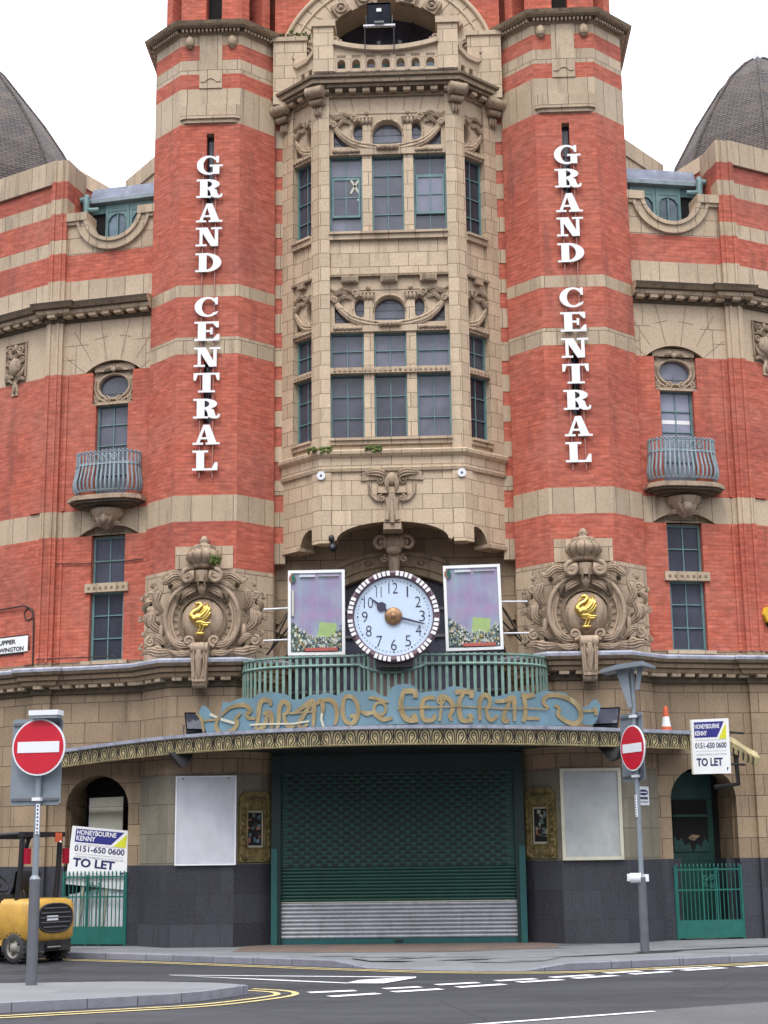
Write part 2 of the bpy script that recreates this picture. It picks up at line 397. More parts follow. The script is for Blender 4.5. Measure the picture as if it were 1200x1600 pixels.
def text_into(mb, txt, x, z, h, y, mat, width=None, bold=0.0, align='CENTER', depth=.004, shear=0, rotdeg=0):
    """letters laid flat in the x-z plane of the builder's frame, cap height h, fitted to a width"""
    cu = bpy.data.curves.new('lettering', 'FONT'); cu.body = txt; cu.size = 1; cu.offset = bold; cu.resolution_u = 3; cu.shear = shear
    ob = bpy.data.objects.new('lettering', cu); COL.objects.link(ob)
    dg = bpy.context.evaluated_depsgraph_get(); me = bpy.data.meshes.new_from_object(ob.evaluated_get(dg))
    vs = [v.co.copy() for v in me.vertices]
    if vs:
        x0, x1 = min(v.x for v in vs), max(v.x for v in vs); y0, y1 = min(v.y for v in vs), max(v.y for v in vs)
        k = h/max(1e-6, y1-y0); kx = width/max(1e-6, x1-x0) if width else k
        ox = {'CENTER': -(x0+x1)/2, 'LEFT': -x0, 'RIGHT': -x1}[align]
        cr_, sr_ = math.cos(math.radians(rotdeg)), math.sin(math.radians(rotdeg))
        i = len(mb.V)
        for v in vs:
            a, b = (v.x+ox)*kx, (v.y-y0)*k
            mb.V.append(mb.P((x+a*cr_-b*sr_, y, z+a*sr_+b*cr_)))
        for p_ in me.polygons: mb.F.append((tuple(i+q for q in p_.vertices), mat, False))
    bpy.data.objects.remove(ob); bpy.data.curves.remove(cu); bpy.data.meshes.remove(me)
def arcpts(cx, cz, rx, rz, a0, a1, n): return [(cx+rx*math.cos(math.radians(a0+(a1-a0)*k/n)), cz+rz*math.sin(math.radians(a0+(a1-a0)*k/n))) for k in range(n+1)]
def smooth_line(pts, n=6, closed=False):
    out = []; N = len(pts); Q = [Vector(p) for p in pts]
    rng = range(N) if closed else range(N-1)
    for k in rng:
        if closed: a, b, c, d = Q[k-1], Q[k], Q[(k+1) % N], Q[(k+2) % N]
        else: a, b, c, d = Q[max(k-1, 0)], Q[k], Q[k+1], Q[min(k+2, N-1)]
        for j in range(n):
            t = j/n
            out.append(tuple(.5*((2*b)+(c-a)*t+(2*a-5*b+4*c-d)*t*t+(3*b-a-3*c+d)*t**3)))
    if not closed: out.append(tuple(Q[-1]))
    return out
def spiral(cx, cz, r, turns, a0, d=1, n=18, end=.18): return [(cx+r*(1-(1-end)*k/n)*math.cos(math.radians(a0)+d*2*PI*turns*k/n), cz+r*(1-(1-end)*k/n)*math.sin(math.radians(a0)+d*2*PI*turns*k/n)) for k in range(n+1)]
def vol(mb, cx, cz, r, y, mat, a0=90, d=1, turns=1.4, thick=None, eye=True):
    t = thick or r*.3
    pts = spiral(cx, cz, r, turns, a0, d)
    mb.tube([(a, y-.25*t*k/len(pts), b) for k, (a, b) in enumerate(pts)], [t*(1-.45*k/len(pts)) for k in range(len(pts))], mat, 6)
    if eye: mb.ell((cx, y, cz), (r*.28, t, r*.28), mat, n=8, m=4)
def leaf(mb, pts, r, y, mat, lift=.6, flat=.6):
    q = smooth_line(pts, 5); N = len(q)
    W_ = [r*(.22+.78*math.sin(PI*min(1, .12+k/(N-1)*.95))) for k in range(N)]
    mb.tube([(a, y-lift*r*math.sin(PI*k/(N-1)), b) for k, (a, b) in enumerate(q)], W_, mat, 8, flat*.75)
    # raised mid-rib and two side veins give the leaf its cut edges
    for off, rr_ in ((0, .22), (.62, .24), (-.62, .24)):
        L_ = []
        for k in range(N):
            t = Vector((q[min(k+1, N-1)][0]-q[max(k-1, 0)][0], q[min(k+1, N-1)][1]-q[max(k-1, 0)][1])); t = t.normalized() if t.length > 1e-9 else Vector((1, 0))
            L_.append((q[k][0]-t.y*off*W_[k], y-lift*r*math.sin(PI*k/(N-1))-W_[k]*flat*(.78 if off == 0 else .5), q[k][1]+t.x*off*W_[k]))
        mb.tube(L_, [max(.004, w_*rr_) for w_ in W_], mat, 5)

# ------------------------------------------------------------------ ground: road, pavements, island, markings
def flat_poly(mb, pts, z, mat):
    tr = tessellate_polygon([[Vector((a, b, 0)) for a, b in pts]])
    i = len(mb.V); mb.V += [mb.P((a, b, z)) for a, b in pts]
    for t in tr: mb.F.append((tuple(i+k for k in t), mat, False))
b = MB(); b.face([(-250, -250, 0), (250, -250, 0), (250, 250, 0), (-250, 250, 0)], 'asphalt')
tag(b.build('road', base=(0, 0, 0)), kind='structure')
b = MB(); flat_poly(b, [(.3, -12.9), (3.6, -10.9), (9, -7.8), (14, -5.4), (40, 2), (60, -20), (40, -40), (-14, -40), (-6, -16.5)], .004, 'asphalt_old')
tag(b.build('road_patch', base=(0, 0, 0)), kind='structure')
kerbL = [(-14, 1.8), (-9.5, .35), (-7.4, -.28), (-5.83, -.95), (-4.3, -1.72), (-2.87, -2.59), (-1.8, -3.25), (-.95, -3.80)]
kerbR = [(2.75, -4.98), (3.6, -4.62), (4.6, -4.12), (6.1, -3.35), (9, -1.8), (14, .6)]
inner = [(-14, 4.6), (-9.5, 3.0), (-7.3, 1.6), (-5.0, 1.1), (0, 1.1), (5.0, 1.1), (7.3, 1.6), (9.5, 3.0), (14, 4.6)]
edge = [(*p, .12) for p in kerbL] + [(-.35, -4.12, .02), (.9, -4.75, .012), (2.1, -5.0, .02)] + [(*p, .12) for p in kerbR]
lo = [Vector(e[:2]) for e in edge]; om = miter([tuple(e) for e in lo])
b = MB()
ins = [(lo[k]-om[k]*.14) for k in range(len(lo))]; N_ = len(edge)
for k in range(N_-1):
    z0, z1 = edge[k][2], edge[k+1][2]
    b.face([(*lo[k], -.02), (*lo[k+1], -.02), (*lo[k+1], z1-.015), (*lo[k], z0-.015)], 'kerb_stone')
    q0, q1 = lo[k]-om[k]*.02, lo[k+1]-om[k+1]*.02
    b.face([(*lo[k], z0-.015), (*lo[k+1], z1-.015), (*q1, z1), (*q0, z0)], 'kerb_stone')
    b.face([(*q0, z0), (*q1, z1), (*ins[k+1], z1), (*ins[k], z0)], 'kerb_stone')
tag(b.build('kerb', base=(0, 0, 0)), kind='structure')
b = MB()
mid = [(-14, 3.2), (-9.5, 1.6), (-7.35, .6), (-5.6, .1), (-4.2, -.7), (-2.9, -1.5), (-1.9, -2.1), (-1.1, -2.55), (-.4, -2.75), (.9, -2.9), (2.0, -2.9), (2.8, -2.7), (3.6, -2.4), (4.6, -1.9), (6.1, -1.1), (9, .6), (14, 2.6)]
bk = [(-14, 6), (-9.5, 3.6), (-7.35, 3.4), (-5.6, 3.0), (-4.2, 2.5), (-2.9, 2.2), (-1.9, 2), (-1.1, 2), (-.4, 2), (.9, 2), (2.0, 2), (2.8, 2.2), (3.6, 2.4), (4.6, 3), (6.1, 3), (9, 3.6), (14, 6)]
for k in range(N_-1):
    b.face([(*ins[k], edge[k][2]), (*ins[k+1], edge[k+1][2]), (*mid[k+1], .12), (*mid[k], .12)], 'paving')
    b.face([(*mid[k], .12), (*mid[k+1], .12), (*bk[k+1], .12), (*bk[k], .12)], 'paving')
tag(b.build('pavement', base=(0, 0, 0)), kind='structure')
b = MB(); flat_poly(b, [(-2.9, -1.45), (-1.2, -1.95), (1.2, -2.0), (2.9, -1.2), (2.9, .9), (-2.9, .9)], .124, 'paving_brown')
tag(b.build('paving_apron', base=(0, 0, 0)), kind='structure')
b = MB(); rr = random.Random(21)
for cx_, cy_, ang, L_, w_s in ((-.1, -3.5, -.15, .55, .10), (.35, -3.2, .25, .45, .05), (1.2, -3.55, .1, .5, .08), (1.55, -3.9, -.3, .4, .05), (2.9, -3.6, .35, .8, .06), (3.9, -3.1, .5, 1.1, .10), (5.2, -2.1, .5, 1.2, .12), (-1.0, -3.0, .1, .4, .05), (6.4, -1.5, .5, .7, .08)):
    P_ = []
    for k in range(14):
        t = 2*PI*k/14; q = .75+.5*rr.random(); a_, c_ = L_*math.cos(t)*q, w_s*math.sin(t)*q
        P_.append((cx_+a_*math.cos(ang)-c_*math.sin(ang), cy_+a_*math.sin(ang)+c_*math.cos(ang)))
    flat_poly(b, P_, .128, 'asphalt')
tag(b.build('pavement_stain', base=(0, 0, 0)), kind='structure')
# island in the foreground
isl_f = [(-9, -13.4), (-6, -11.7), (-4.33, -10.83), (-3.16, -10.25), (-2.5, -9.85), (-2.15, -9.5), (-1.9, -9.05), (-1.68, -8.62)]
isl_b = [(-1.8, -8.45), (-2.2, -8.15), (-3.0, -7.88), (-3.7, -7.8), (-5.2, -7.9), (-7, -8.0), (-9, -8.1)]
out_ = isl_f + isl_b; cen = Vector((-5, -9.6))
b = MB(); n_ = len(out_)
inn = [Vector(p)+(cen-Vector(p)).normalized()*.13 for p in out_]
for k in range(n_):
    p, q = out_[k], out_[(k+1) % n_]
    b.face([(*p, -.02), (*q, -.02), (*q, .12), (*p, .12)], 'kerb_stone')
    b.face([(*p, .12), (*q, .12), (*inn[(k+1) % n_], .12), (*inn[k], .12)], 'kerb_stone')
flat_poly(b, [tuple(p) for p in inn], .12, 'paving')
tag(b.build('traffic_island', base=(0, 0, 0)), kind='structure')
def road_line(mb, pts, w, mat, z=.008):
    om = miter(pts)
    for k in range(len(pts)-1):
        a, c = Vector(pts[k]), Vector(pts[k+1])
        mb.face([(*(a-om[k]*w/2), z), (*(a+om[k]*w/2), z), (*(c+om[k+1]*w/2), z), (*(c-om[k+1]*w/2), z)], mat)
b = MB()
for off in (.24, .46):
    q = [tuple(lo[k]+om[k]*off) for k in range(N_)]
    road_line(b, smooth_line(q, 4), .09, 'yellow_line')
iy = smooth_line([(-9, -13.7), (-6, -12.0), (-4.15, -11.1), (-3.03, -10.52), (-2.2, -10.05), (-1.75, -9.55), (-1.38, -8.95), (-1.3, -8.6), (-1.45, -8.25), (-1.85, -7.98)], 5)
for off in (.0, .24):
    o2 = miter(iy); road_line(b, [(p[0]+o[0]*off, p[1]+o[1]*off) for p, o in zip(iy, o2)], .09, 'yellow_line')
tag(b.build('yellow_road_marking', base=(0, 0, 0)), kind='structure')
b = MB()
b.face([(p[0], p[1], .008) for p in [(-3.37, -5.12), (.46, -5.95), (.46, -6.1), (-3.3, -5.2)]], 'road_white')
b.face([(p[0], p[1], .008) for p in [(-3.3, -5.25), (-1.38, -6.34), (-.5, -6.9), (.0, -7.12), (-.52, -7.0), (-1.4, -6.5)]], 'road_white')
b.face([(p[0], p[1], .012) for p in [(.46, -5.98), (.46, -6.2), (.03, -7.12), (-.5, -6.98), (-.35, -6.5)]], 'road_white')
for a, c in [((-.9, -8.44), (-.3, -8.2)), ((.07, -7.96), (.55, -7.7)), ((.77, -7.4), (1.35, -7.08)), ((1.61, -6.82), (2.18, -6.51)), ((2.42, -6.31), (3.04, -5.9)), ((3.27, -5.6), (3.83, -5.25)), ((4.1, -5.05), (5.0, -4.5)),
             ((-.58, -9.05), (.03, -8.66)), ((.21, -8.45), (.84, -8.07)), ((1.06, -7.83), (1.7, -7.4)), ((1.91, -7.1), (2.54, -6.7)), ((2.72, -6.5), (3.37, -6.06)), ((3.62, -5.83), (4.24, -5.4)), ((4.47, -5.2), (5.17, -4.75)), ((5.4, -4.6), (6.2, -4.1))]:
    road_line(b, [a, c], .2, 'road_white')
road_line(b, [(-6, -16.8), (-2, -14.45), (3.25, -11.3)], .1, 'road_white', .012)
tag(b.build('white_road_marking', base=(0, 0, 0)), kind='structure')

# ------------------------------------------------------------------ the theatre
TH = thing('theatre', (0, 1, .12), 'red brick and buff stone theatre front with two striped octagonal towers and a central bay', 'building')
A12 = math.radians(12)
FW_ = Matrix.Translation((5.0, .75, 0)) @ rot2(A12)
PO = FW_ @ Vector((2.35, 0, 0))
FP = Matrix.Translation(PO) @ rot2(math.radians(30))
def wallgrid(mb, a0, a1, bands, holes, y=0.0, depth=.3):
    """vertical wall in the frame's x-z plane, horizontal bands [(z0,z1,mat)], rectangular holes [(a0,a1,z0,z1)]"""
    for z0, z1, mat in bands:
        zs = sorted({z0, z1} | {z for h in holes for z in h[2:4] if z0 < z < z1})
        for p, q in zip(zs[:-1], zs[1:]):
            xs = [(a0, a1)]
            for h in holes:
                if h[2] <= p+1e-6 and h[3] >= q-1e-6:
                    xs = [r for x in xs for r in ((x[0], min(x[1], h[0])), (max(x[0], h[1]), x[1])) if r[1]-r[0] > 1e-5]
            for u, v in xs: mb.face([(u, y, p), (v, y, p), (v, y, q), (u, y, q)], mat)
            for h in holes:
                if h[2] <= p+1e-6 and h[3] >= q-1e-6:
                    for u in (h[0], h[1]): mb.face([(u, y, p), (u, y+depth, p), (u, y+depth, q), (u, y, q)], mat)
    for h in holes:
        for z in (h[2], h[3]): mb.face([(h[0], y, z), (h[1], y, z), (h[1], y+depth, z), (h[0], y+depth, z)], 'stone_band')
def archfill(mb, a0, a1, z0, z1, y, depth, mat, n=14, rise=None, soff=None):
    """stone left round an arch inside the rectangle a0..a1, z0..z1, with its soffit"""
    c = (a0+a1)/2; hw = (a1-a0)/2; h = z1-z0
    if rise == 'seg':
        R = (hw*hw+h*h)/(2*h); zc = z1-R; th = math.asin(hw/R)
        arc = [(c+R*math.sin(-th+2*th*k/n), zc+R*math.cos(-th+2*th*k/n)) for k in range(n+1)]
    else: arc = [(c-hw*math.cos(PI*k/n), z0+h*math.sin(PI*k/n)) for k in range(n+1)]
    for k in range(n):
        (xa, za), (xb, zb) = arc[k], arc[k+1]
        if z1-za > 1e-5 or z1-zb > 1e-5: mb.face([(xa, y, za), (xb, y, zb), (xb, y, z1), (xa, y, z1)], mat)
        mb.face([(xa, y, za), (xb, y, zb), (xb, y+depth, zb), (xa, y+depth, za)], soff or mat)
    return arc
def window(name, M, sx, a0, a1, z0, z1, cols, rows, y, fmat='teal_paint', gmat='glass', fr=.05, bar=.022, parent=None, label=None, rowsz=None):
    w = MB(M, sx)
    w.box(a0, a0+fr, y-.03, y+.05, z0, z1, fmat); w.box(a1-fr, a1, y-.03, y+.05, z0, z1, fmat)
    w.box(a0+fr, a1-fr, y-.031, y+.05, z0, z0+fr*.9, fmat); w.box(a0+fr, a1-fr, y-.031, y+.05, z1-fr*.9, z1, fmat)
    for k in range(1, cols):
        x = a0+fr+(a1-a0-2*fr)*k/cols; w.box(x-bar/2, x+bar/2, y-.012, y+.03, z0+fr*.9, z1-fr*.9, fmat)
    zz = rowsz or [z0+(z1-z0)*k/rows for k in range(1, rows)]
    for z in zz: w.box(a0+fr, a1-fr, y-.018, y+.03, z-bar/2, z+bar/2, fmat)
    o = w.build(name, parent or TH)
    if label: o['label'] = label
    g = MB(M, sx); 
    g.box(a0+.01, a1-.01, y+.012, y+.02, z0+.01, z1-.01, gmat)
    g.build('glass', o); return o

# ---- towers
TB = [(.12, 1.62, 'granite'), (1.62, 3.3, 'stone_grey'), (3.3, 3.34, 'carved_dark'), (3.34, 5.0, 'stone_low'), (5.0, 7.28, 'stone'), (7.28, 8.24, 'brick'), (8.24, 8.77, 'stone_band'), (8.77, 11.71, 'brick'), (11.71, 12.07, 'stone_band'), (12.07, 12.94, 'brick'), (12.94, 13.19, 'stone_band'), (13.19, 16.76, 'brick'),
      (16.76, 17.2, 'stone_band'), (17.2, 17.57, 'stone_band'), (17.57, 17.91, 'brick'), (17.91, 18.23, 'stone_band'), (18.23, 18.58, 'brick'), (18.58, 18.9, 'stone_band')]
OCT = [(2.42, 2.4), (2.42, .66), (3.08, 0), (4.34, 0), (5.0, .66), (5.0, 2.4)]
def tower(sx):
    t = MB(None, sx)
    slits = [(3.62, 3.78, 14.95, 16.55), (3.62, 3.78, 10.24, 11.55)]
    for k in range(5):
        (xa, ya), (xb, yb) = OCT[k], OCT[k+1]
        if k == 2: wallgrid(t, xa, xb, TB, slits, 0, .25)
        else:
            for z0, z1, mat in TB: t.face([(xa, ya, z0), (xb, yb, z0), (xb, yb, z1), (xa, ya, z1)], mat)
    t.face([(xa, ya, 18.9) for xa, ya in OCT], 'stone')
    t.plan([(3.14, .2), (3.14, -.03), (4.28, -.03), (4.28, .2)], 7.28, 7.73, 'stone')          # stone block above the cartouche
    t.plan([(3.47, .2), (3.47, -.022), (3.95, -.022), (3.95, .2)], 17.58, 18.9, 'stone_band')   # centre panel
    t.prism([(3.50, 17.85), (3.92, 17.85), (3.92, 17.72), (3.83, 17.72), (3.77, 17.78), (3.71, 17.80), (3.65, 17.78), (3.59, 17.72), (3.50, 17.72)], -.04, 0, 'stone_band')
    t.plan([(3.08, .1), (3.10, -.03), (3.2, -.07), (4.22, -.07), (4.32, -.03), (4.34, .1)], 16.88, 17.18, 'stone_band')  # projecting tablet
    t.plan([(3.06, .1), (3.08, -.04), (3.19, -.09), (4.23, -.09), (4.34, -.04), (4.36, .1)], 16.86, 16.93, 'stone')
    t.plan([(3.12, .1), (3.14, -.015), (3.23, -.05), (4.19, -.05), (4.28, -.015), (4.30, .1)], 16.78, 16.86, 'stone')
    for x in (3.26, 4.16): t.ell((x, -.02, 18.64), (.10, .10, .15), 'stone', n=10, m=6)
    o = t.build('tower', TH)
    c = MB(None, sx)
    path = OCT[:]
    c.sweep(path, [(-.05, 18.80), (.03, 18.80), (.06, 18.84), (.06, 18.90), (.15, 18.91), (.19, 18.95), (.24, 18.97), (.26, 19.03), (.20, 19.05), (-.3, 19.12)], 'stone', mats=['stone', 'carved_dark', 'carved_darker', 'carved_darker', 'carved_dark', 'stone', 'carved_dark', 'stone', 'stone'])
    c.dentils(path, .05, .125, 18.845, 18.905, .045, .085, 'stone')
    c.build('tower_cornice', o)
    for z0, z1 in ((14.95, 16.55), (10.24, 11.55)):
        w = MB(None, sx); w.box(3.615, 3.785, .2, .22, z0-.02, z1+.02, 'glass_dark'); w.box(3.69, 3.71, .185, .2, z0, z1, 'grey_metal'); w.build('slit_window', o)
    u = MB(None, sx)                                                                              # belfry stage
    cx, cy = 3.71, 1.5
    pts = [(2.66, 2.0), (2.66, .9), (3.2, .36), (4.22, .36), (4.76, .9), (4.76, 2.0)]
    u.plan([(p[0]+(cx-p[0])*.28, p[1]+.33) for p in pts], 19.2, 22.5, 'interior_dark')
    def pier(x, y, ang, w): 
        q = [(x+math.cos(ang)*e-math.sin(ang)*f, y+math.sin(ang)*e+math.cos(ang)*f) for e, f in ((-w, -.1), (w, -.1), (w, .35), (-w, .35))]
        u.plan(q, 19.2, 22.5, 'brick')
    for x in (3.32, 4.10): pier(x, .42, 0, .22)
    for k, (x, y) in enumerate([(3.12, .50), (4.30, .50), (2.72, .92), (4.70, .92)]): pier(x, y, (-1 if k % 2 == 0 else 1)*PI/4, .11)
    for x in (2.72, 4.70): u.box(x-.1, x+.1, 1.1, 2.2, 19.2, 22.5, 'brick')
    u.box(2.38, 2.78, 1.6, 2.4, 19.1, 22.5, 'brick')
    u.plan(pts, 22.5, 23.0, 'stone')
    u.plan([(p[0], p[1]) for p in pts], 19.0, 19.2, 'stone')
    u.build('belfry', o)
    return o
for sx in (-1, 1): tower(sx)

# ---- wings (the bays beside the towers) and pavilions beyond
WB = [(.12, 1.62, 'granite'), (1.62, 5.0, 'stone_low'), (5.0, 5.62, 'stone_low'), (5.62, 8.2, 'brick'), (8.2, 8.46, 'stone_band'), (8.46, 8.74, 'stone_band'), (8.74, 11.7, 'brick'), (11.7, 12.9, 'stone_plain'), (12.9, 13.26, 'stone'), (13.26, 13.78, 'stone_band'), (13.78, 14.38, 'brick'), (14.38, 15.15, 'stone')]
PB = WB[:-3] + [(13.26, 13.79, 'stone_band'), (13.79, 14.41, 'brick'), (14.41, 14.72, 'stone_band'), (14.72, 15.33, 'brick'), (15.33, 15.67, 'stone_band'), (15.67, 16.08, 'brick'), (16.08, 16.58, 'stone_band')]
def wing(sx):
    w = MB(FW_, sx); c = .85
    holes = [(c-.36, c+.36, 8.94, 11.0), (c-.45, c+.45, 11.0, 11.7), (c-.62, c+.62, 11.7, 11.94), (c-.37, c+.37, 5.62, 8.2), (c-.66, c+.66, 8.2, 8.42), (.27, 1.6, .12, 2.75), (.27, 1.6, 2.75, 3.36)]
    sem = .93
    wallgrid(w, -.1, 1.99, WB[:-1], holes, 0, .22)
    archfill(w, c-.62, c+.62, 11.7, 11.94, -.004, .26, 'stone_plain', rise='seg', soff='soffit')
    def joint(xa, za, xb, zb):
        d_ = Vector((xb-xa, zb-za)).normalized()*.007; w.prism([(xa-d_.y, za+d_.x), (xb-d_.y, zb+d_.x), (xb+d_.y, zb-d_.x), (xa+d_.y, za-d_.x)], -.0025, .01, 'carved_dark')
    for a_, L_ in ((-50, .55), (-33, .95), (-12, .92), (10, .92), (31, .95), (50, .60)):
        t_ = math.radians(a_); xa = c+.62*math.sin(t_)/math.sin(math.radians(50)); za = 11.70+.24*(1-((xa-c)/.62)**2)
        joint(xa, za, xa+L_*math.sin(t_), min(12.86, za+L_*math.cos(t_)))
    for xa, za, xb, zb in ((-.1, 12.35, .35, 12.35), (.46, 12.42, .72, 12.48), (.98, 12.48, 1.3, 12.42), (1.42, 12.33, 1.98, 12.33), (.2, 12.35, .2, 12.86), (1.62, 12.33, 1.62, 12.86), (.12, 12.35, .12, 11.72), (1.7, 12.33, 1.7, 11.72), (-.1, 12.02, .12, 12.02), (1.7, 12.02, 1.98, 12.02)): joint(xa, za, xb, zb)
    archfill(w, c-.66, c+.66, 8.2, 8.42, -.004, .26, 'stone_band', rise='seg', soff='soffit')
    archfill(w, .27, 1.6, 2.75, 3.36, -.004, .5, 'stone_low', soff='soffit')
    w.box(c-.7, c-.36, .115, .2, 8.2, 8.45, 'soffit'); w.box(c+.36, c+.7, .115, .2, 8.2, 8.45, 'soffit'); w.box(c-.36, c+.36, .12, .21, 8.16, 8.45, 'stone')
    # top stage with the half-round dip
    loop = [(-.1, 14.38), (1.99, 14.38), (1.99, 15.15), (sem+.6, 15.15)] + arcpts(sem, 15.27, .6, .6, -11, -169, 18) + [(sem-.6, 15.15), (-.1, 15.15)]
    w.prism(loop, 0, .35, 'stone')
    for r0_, r1_, yy in ((.60, .68, -.09), (.68, .80, -.05), (.80, .86, -.075)):                  # moulded rim of the dip
        A = arcpts(sem, 15.27, r0_, r0_, -176, -4, 24); B_ = arcpts(sem, 15.27, r1_, r1_, -4, -176, 24)
        w.prism(A+B_, yy, .1, 'stone_band')
    w.box(sem+.585, 1.99, -.10, .4, 15.13, 15.31, 'stone_band'); w.box(-.1, sem-.585, -.10, .4, 15.13, 15.31, 'stone_band')
    w.box(sem+.79, 1.99, -.06, .1, 15.06, 15.13, 'stone_band'); w.box(-.1, sem-.79, -.06, .1, 15.06, 15.13, 'stone_band')
    # brick jamb mouldings each side of the window bay
    w.box(c-.98, c-.92, -.03, .1, 5.62, 8.2, 'brick'); w.box(c+1.0, c+1.06, -.03, .1, 5.62, 8.2, 'brick'); w.box(c+1.0, c+1.06, -.03, .1, 8.76, 11.68, 'brick')
    # recess at street level
    w.box(.27, .5, .22, .9, .12, 1.62, 'granite'); w.box(1.42, 1.6, .22, .9, .12, 1.62, 'granite')
    w.box(.10, .29, .18, .9, 1.62, 3.4, 'stone_low'); w.box(1.58, 1.7, .18, .9, 1.62, 3.4, 'stone_low')
    w.box(.2, 1.7, .9, 1.0, .12, 3.6, 'interior_dark')
    w.box(.2, 1.7, .2, 1.0, 3.37, 3.5, 'soffit')
    o = w.build('wing_wall', TH)
    # oval window in its carved plate
    p = MB(FW_, sx)
    ov = [(c+.335*math.cos(2*PI*k/28), 11.385+.25*math.sin(2*PI*k/28)) for k in range(28)]
    p.prism([(c-.45, 11.02), (c+.45, 11.02), (c+.45, 11.9), (c-.45, 11.9)], .08, .2, 'stone', holes=[ov])
    p.tube([(c+.36*math.cos(2*PI*k/28), .07, 11.385+.275*math.sin(2*PI*k/28)) for k in range(28)], .035, 'carved', 6, closed=True)
    p.tube([(c+.43*math.cos(a), .07, 11.385+.36*math.sin(a)) for a in [math.radians(-200+220*k/20) for k in range(21)]], .028, 'carved', 6)
    for e in (-1, 1):
        vol(p, c+e*.15, 11.09, .085, .05, 'carved', 90, e); vol(p, c+e*.36, 11.12, .06, .05, 'carved', 90, -e)
        leaf(p, [(c+e*.1, 11.04), (c+e*.28, 11.02), (c+e*.46, 11.10)], .035, .05, 'carved')
        vol(p, c+e*.36, 11.72, .06, .05, 'carved', -90, e)
        leaf(p, [(c, 11.72), (c+e*.1, 11.78), (c+e*.22, 11.72)], .05, .05, 'carved')
    p.ell((c, .04, 11.74), (.08, .05, .06), 'carved')
    p.box(c-.44, c+.44, .0, .2, 10.98, 11.02, 'stone')
    op = p.build('oval_window', o)
    g = MB(FW_, sx); g.disc((c, 11.385), .34, .15, .17, 'glass', 28, .26); g.V and None
    g.box(c-.01, c+.01, .135, .15, 11.14, 11.3, 'grey_metal'); g.box(c-.25, c+.25, .136, .15, 11.24, 11.255, 'grey_metal'); g.build('oval_glass', o)
    window('window', FW_, sx, c-.36, c+.36, 8.94, 11.0, 2, 4, .14, rowsz=[9.5, 10.12, 10.56])
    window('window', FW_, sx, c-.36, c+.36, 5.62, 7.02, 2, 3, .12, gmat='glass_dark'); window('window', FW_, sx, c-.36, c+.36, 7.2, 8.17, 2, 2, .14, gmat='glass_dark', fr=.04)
    s = MB(FW_, sx); s.box(c-.47, c+.47, -.06, .2, 7.02, 7.2, 'stone_band')
    for k in range(7): s.box(c-.40+k*.125, c-.35+k*.125, -.072, -.058, 7.085, 7.13, 'carved_dark')
    s.build('window_transom', TH); s = MB(FW_, sx); s.box(c-.50, c+.50, -.09, .1, 5.55, 5.622, 'stone'); s.build('window_sill', TH)
    # juliet balcony
    bal = MB(FW_, sx)
    hw = .74
    def plan_at(k, out, h):  # rounded corners plan; k 0..1
        pts = [(c-h, 0), (c-h, -out*.45), (c-h*.80, -out*.85), (c-h*.4, -out), (c+h*.4, -out), (c+h*.80, -out*.85), (c+h, -out*.45), (c+h, 0)]
        L = [0]
        for a_, b_ in zip(pts[:-1], pts[1:]): L.append(L[-1]+math.dist(a_, b_))
        d = k*L[-1]
        for j in range(len(pts)-1):
            if d <= L[j+1]+1e-9:
                f = (d-L[j])/(L[j+1]-L[j]); return (pts[j][0]+(pts[j+1][0]-pts[j][0])*f, pts[j][1]+(pts[j+1][1]-pts[j][1])*f)
        return pts[-1]
    NB = 21
    for k in range(NB):
        q = (k+.5)/NB; P_ = []
        for z, out, h in ((9.04, .40, .67), (9.12, .45, .715), (9.25, .455, .72), (9.42, .42, .695), (9.6, .385, .675), (9.86, .385, .675)):
            x, y = plan_at(q, out, h); P_.append((x, y, z))
        bal.tube(P_, .025, 'iron_blue', 5)
        x, y = plan_at(q, .385, .675); bal.ell((x, y-.01, 9.875), (.03, .03, .022), 'iron_blue', n=6, m=4)
    for z, out, h, r in ((9.06, .41, .68, .018), (9.60, .39, .68, .022), (9.63, .39, .68, .015), (9.85, .385, .675, .018)):
        bal.tube([(*plan_at(k/30, out, h), z) for k in range(31)], r, 'iron_blue', 5)
    for k in range(5):                                                                              # scroll panel in the middle
        x = c-.26+k*.13
        bal.tube([(x+.05*math.cos(2*PI*j/10), -.40, 9.735+.075*math.sin(2*PI*j/10)) for j in range(10)], .012, 'iron_blue', 5, closed=True)
    bal.build('iron_railing', TH)
    sl_ = MB(FW_, sx)
    def slab(h, out): return [(c-h, .05), (c-h, -out*.5), (c-h*.72, -out*.9), (c-h*.3, -out), (c+h*.3, -out), (c+h*.72, -out*.9), (c+h, -out*.5), (c+h, .05)]
    for h, out, z0, z1 in ((.78, .52, 8.91, 8.95), (.81, .55, 8.85, 8.91), (.75, .50, 8.80, 8.85), (.66, .42, 8.76, 8.80), (.52, .30, 8.72, 8.76)): sl_.plan(slab(h, out), z0, z1, 'carved' if z0 > 8.84 else 'carved_darker')
    os_ = sl_.build('balcony_slab', TH)
    br = MB(FW_, sx)
    br.lathe([(.38, 8.70), (.34, 8.6), (.24, 8.48), (.16, 8.40), (.10, 8.33), (.02, 8.30)], (c, 0, 0), 'carved', 16, PI, 2*PI)
    for e in (-1, 0, 1): vol(br, c+e*.27, 8.60, .085, -.10-.16*(e == 0), 'carved', 0, 1 if e < 0 else -1)
    for e in (-1, 1):
        leaf(br, [(c+e*.02, 8.35), (c+e*.18, 8.42), (c+e*.34, 8.36)], .07, -.06, 'carved'); leaf(br, [(c+e*.1, 8.62), (c+e*.14, 8.5), (c+e*.06, 8.36)], .05, -.22, 'carved')
        br.ell((c+e*.12, -.24, 8.58), (.05, .05, .07), 'carved_dark')
    br.ell((c, -.24, 8.50), (.12, .10, .12), 'carved')
    br.build('carved_bracket', os_)
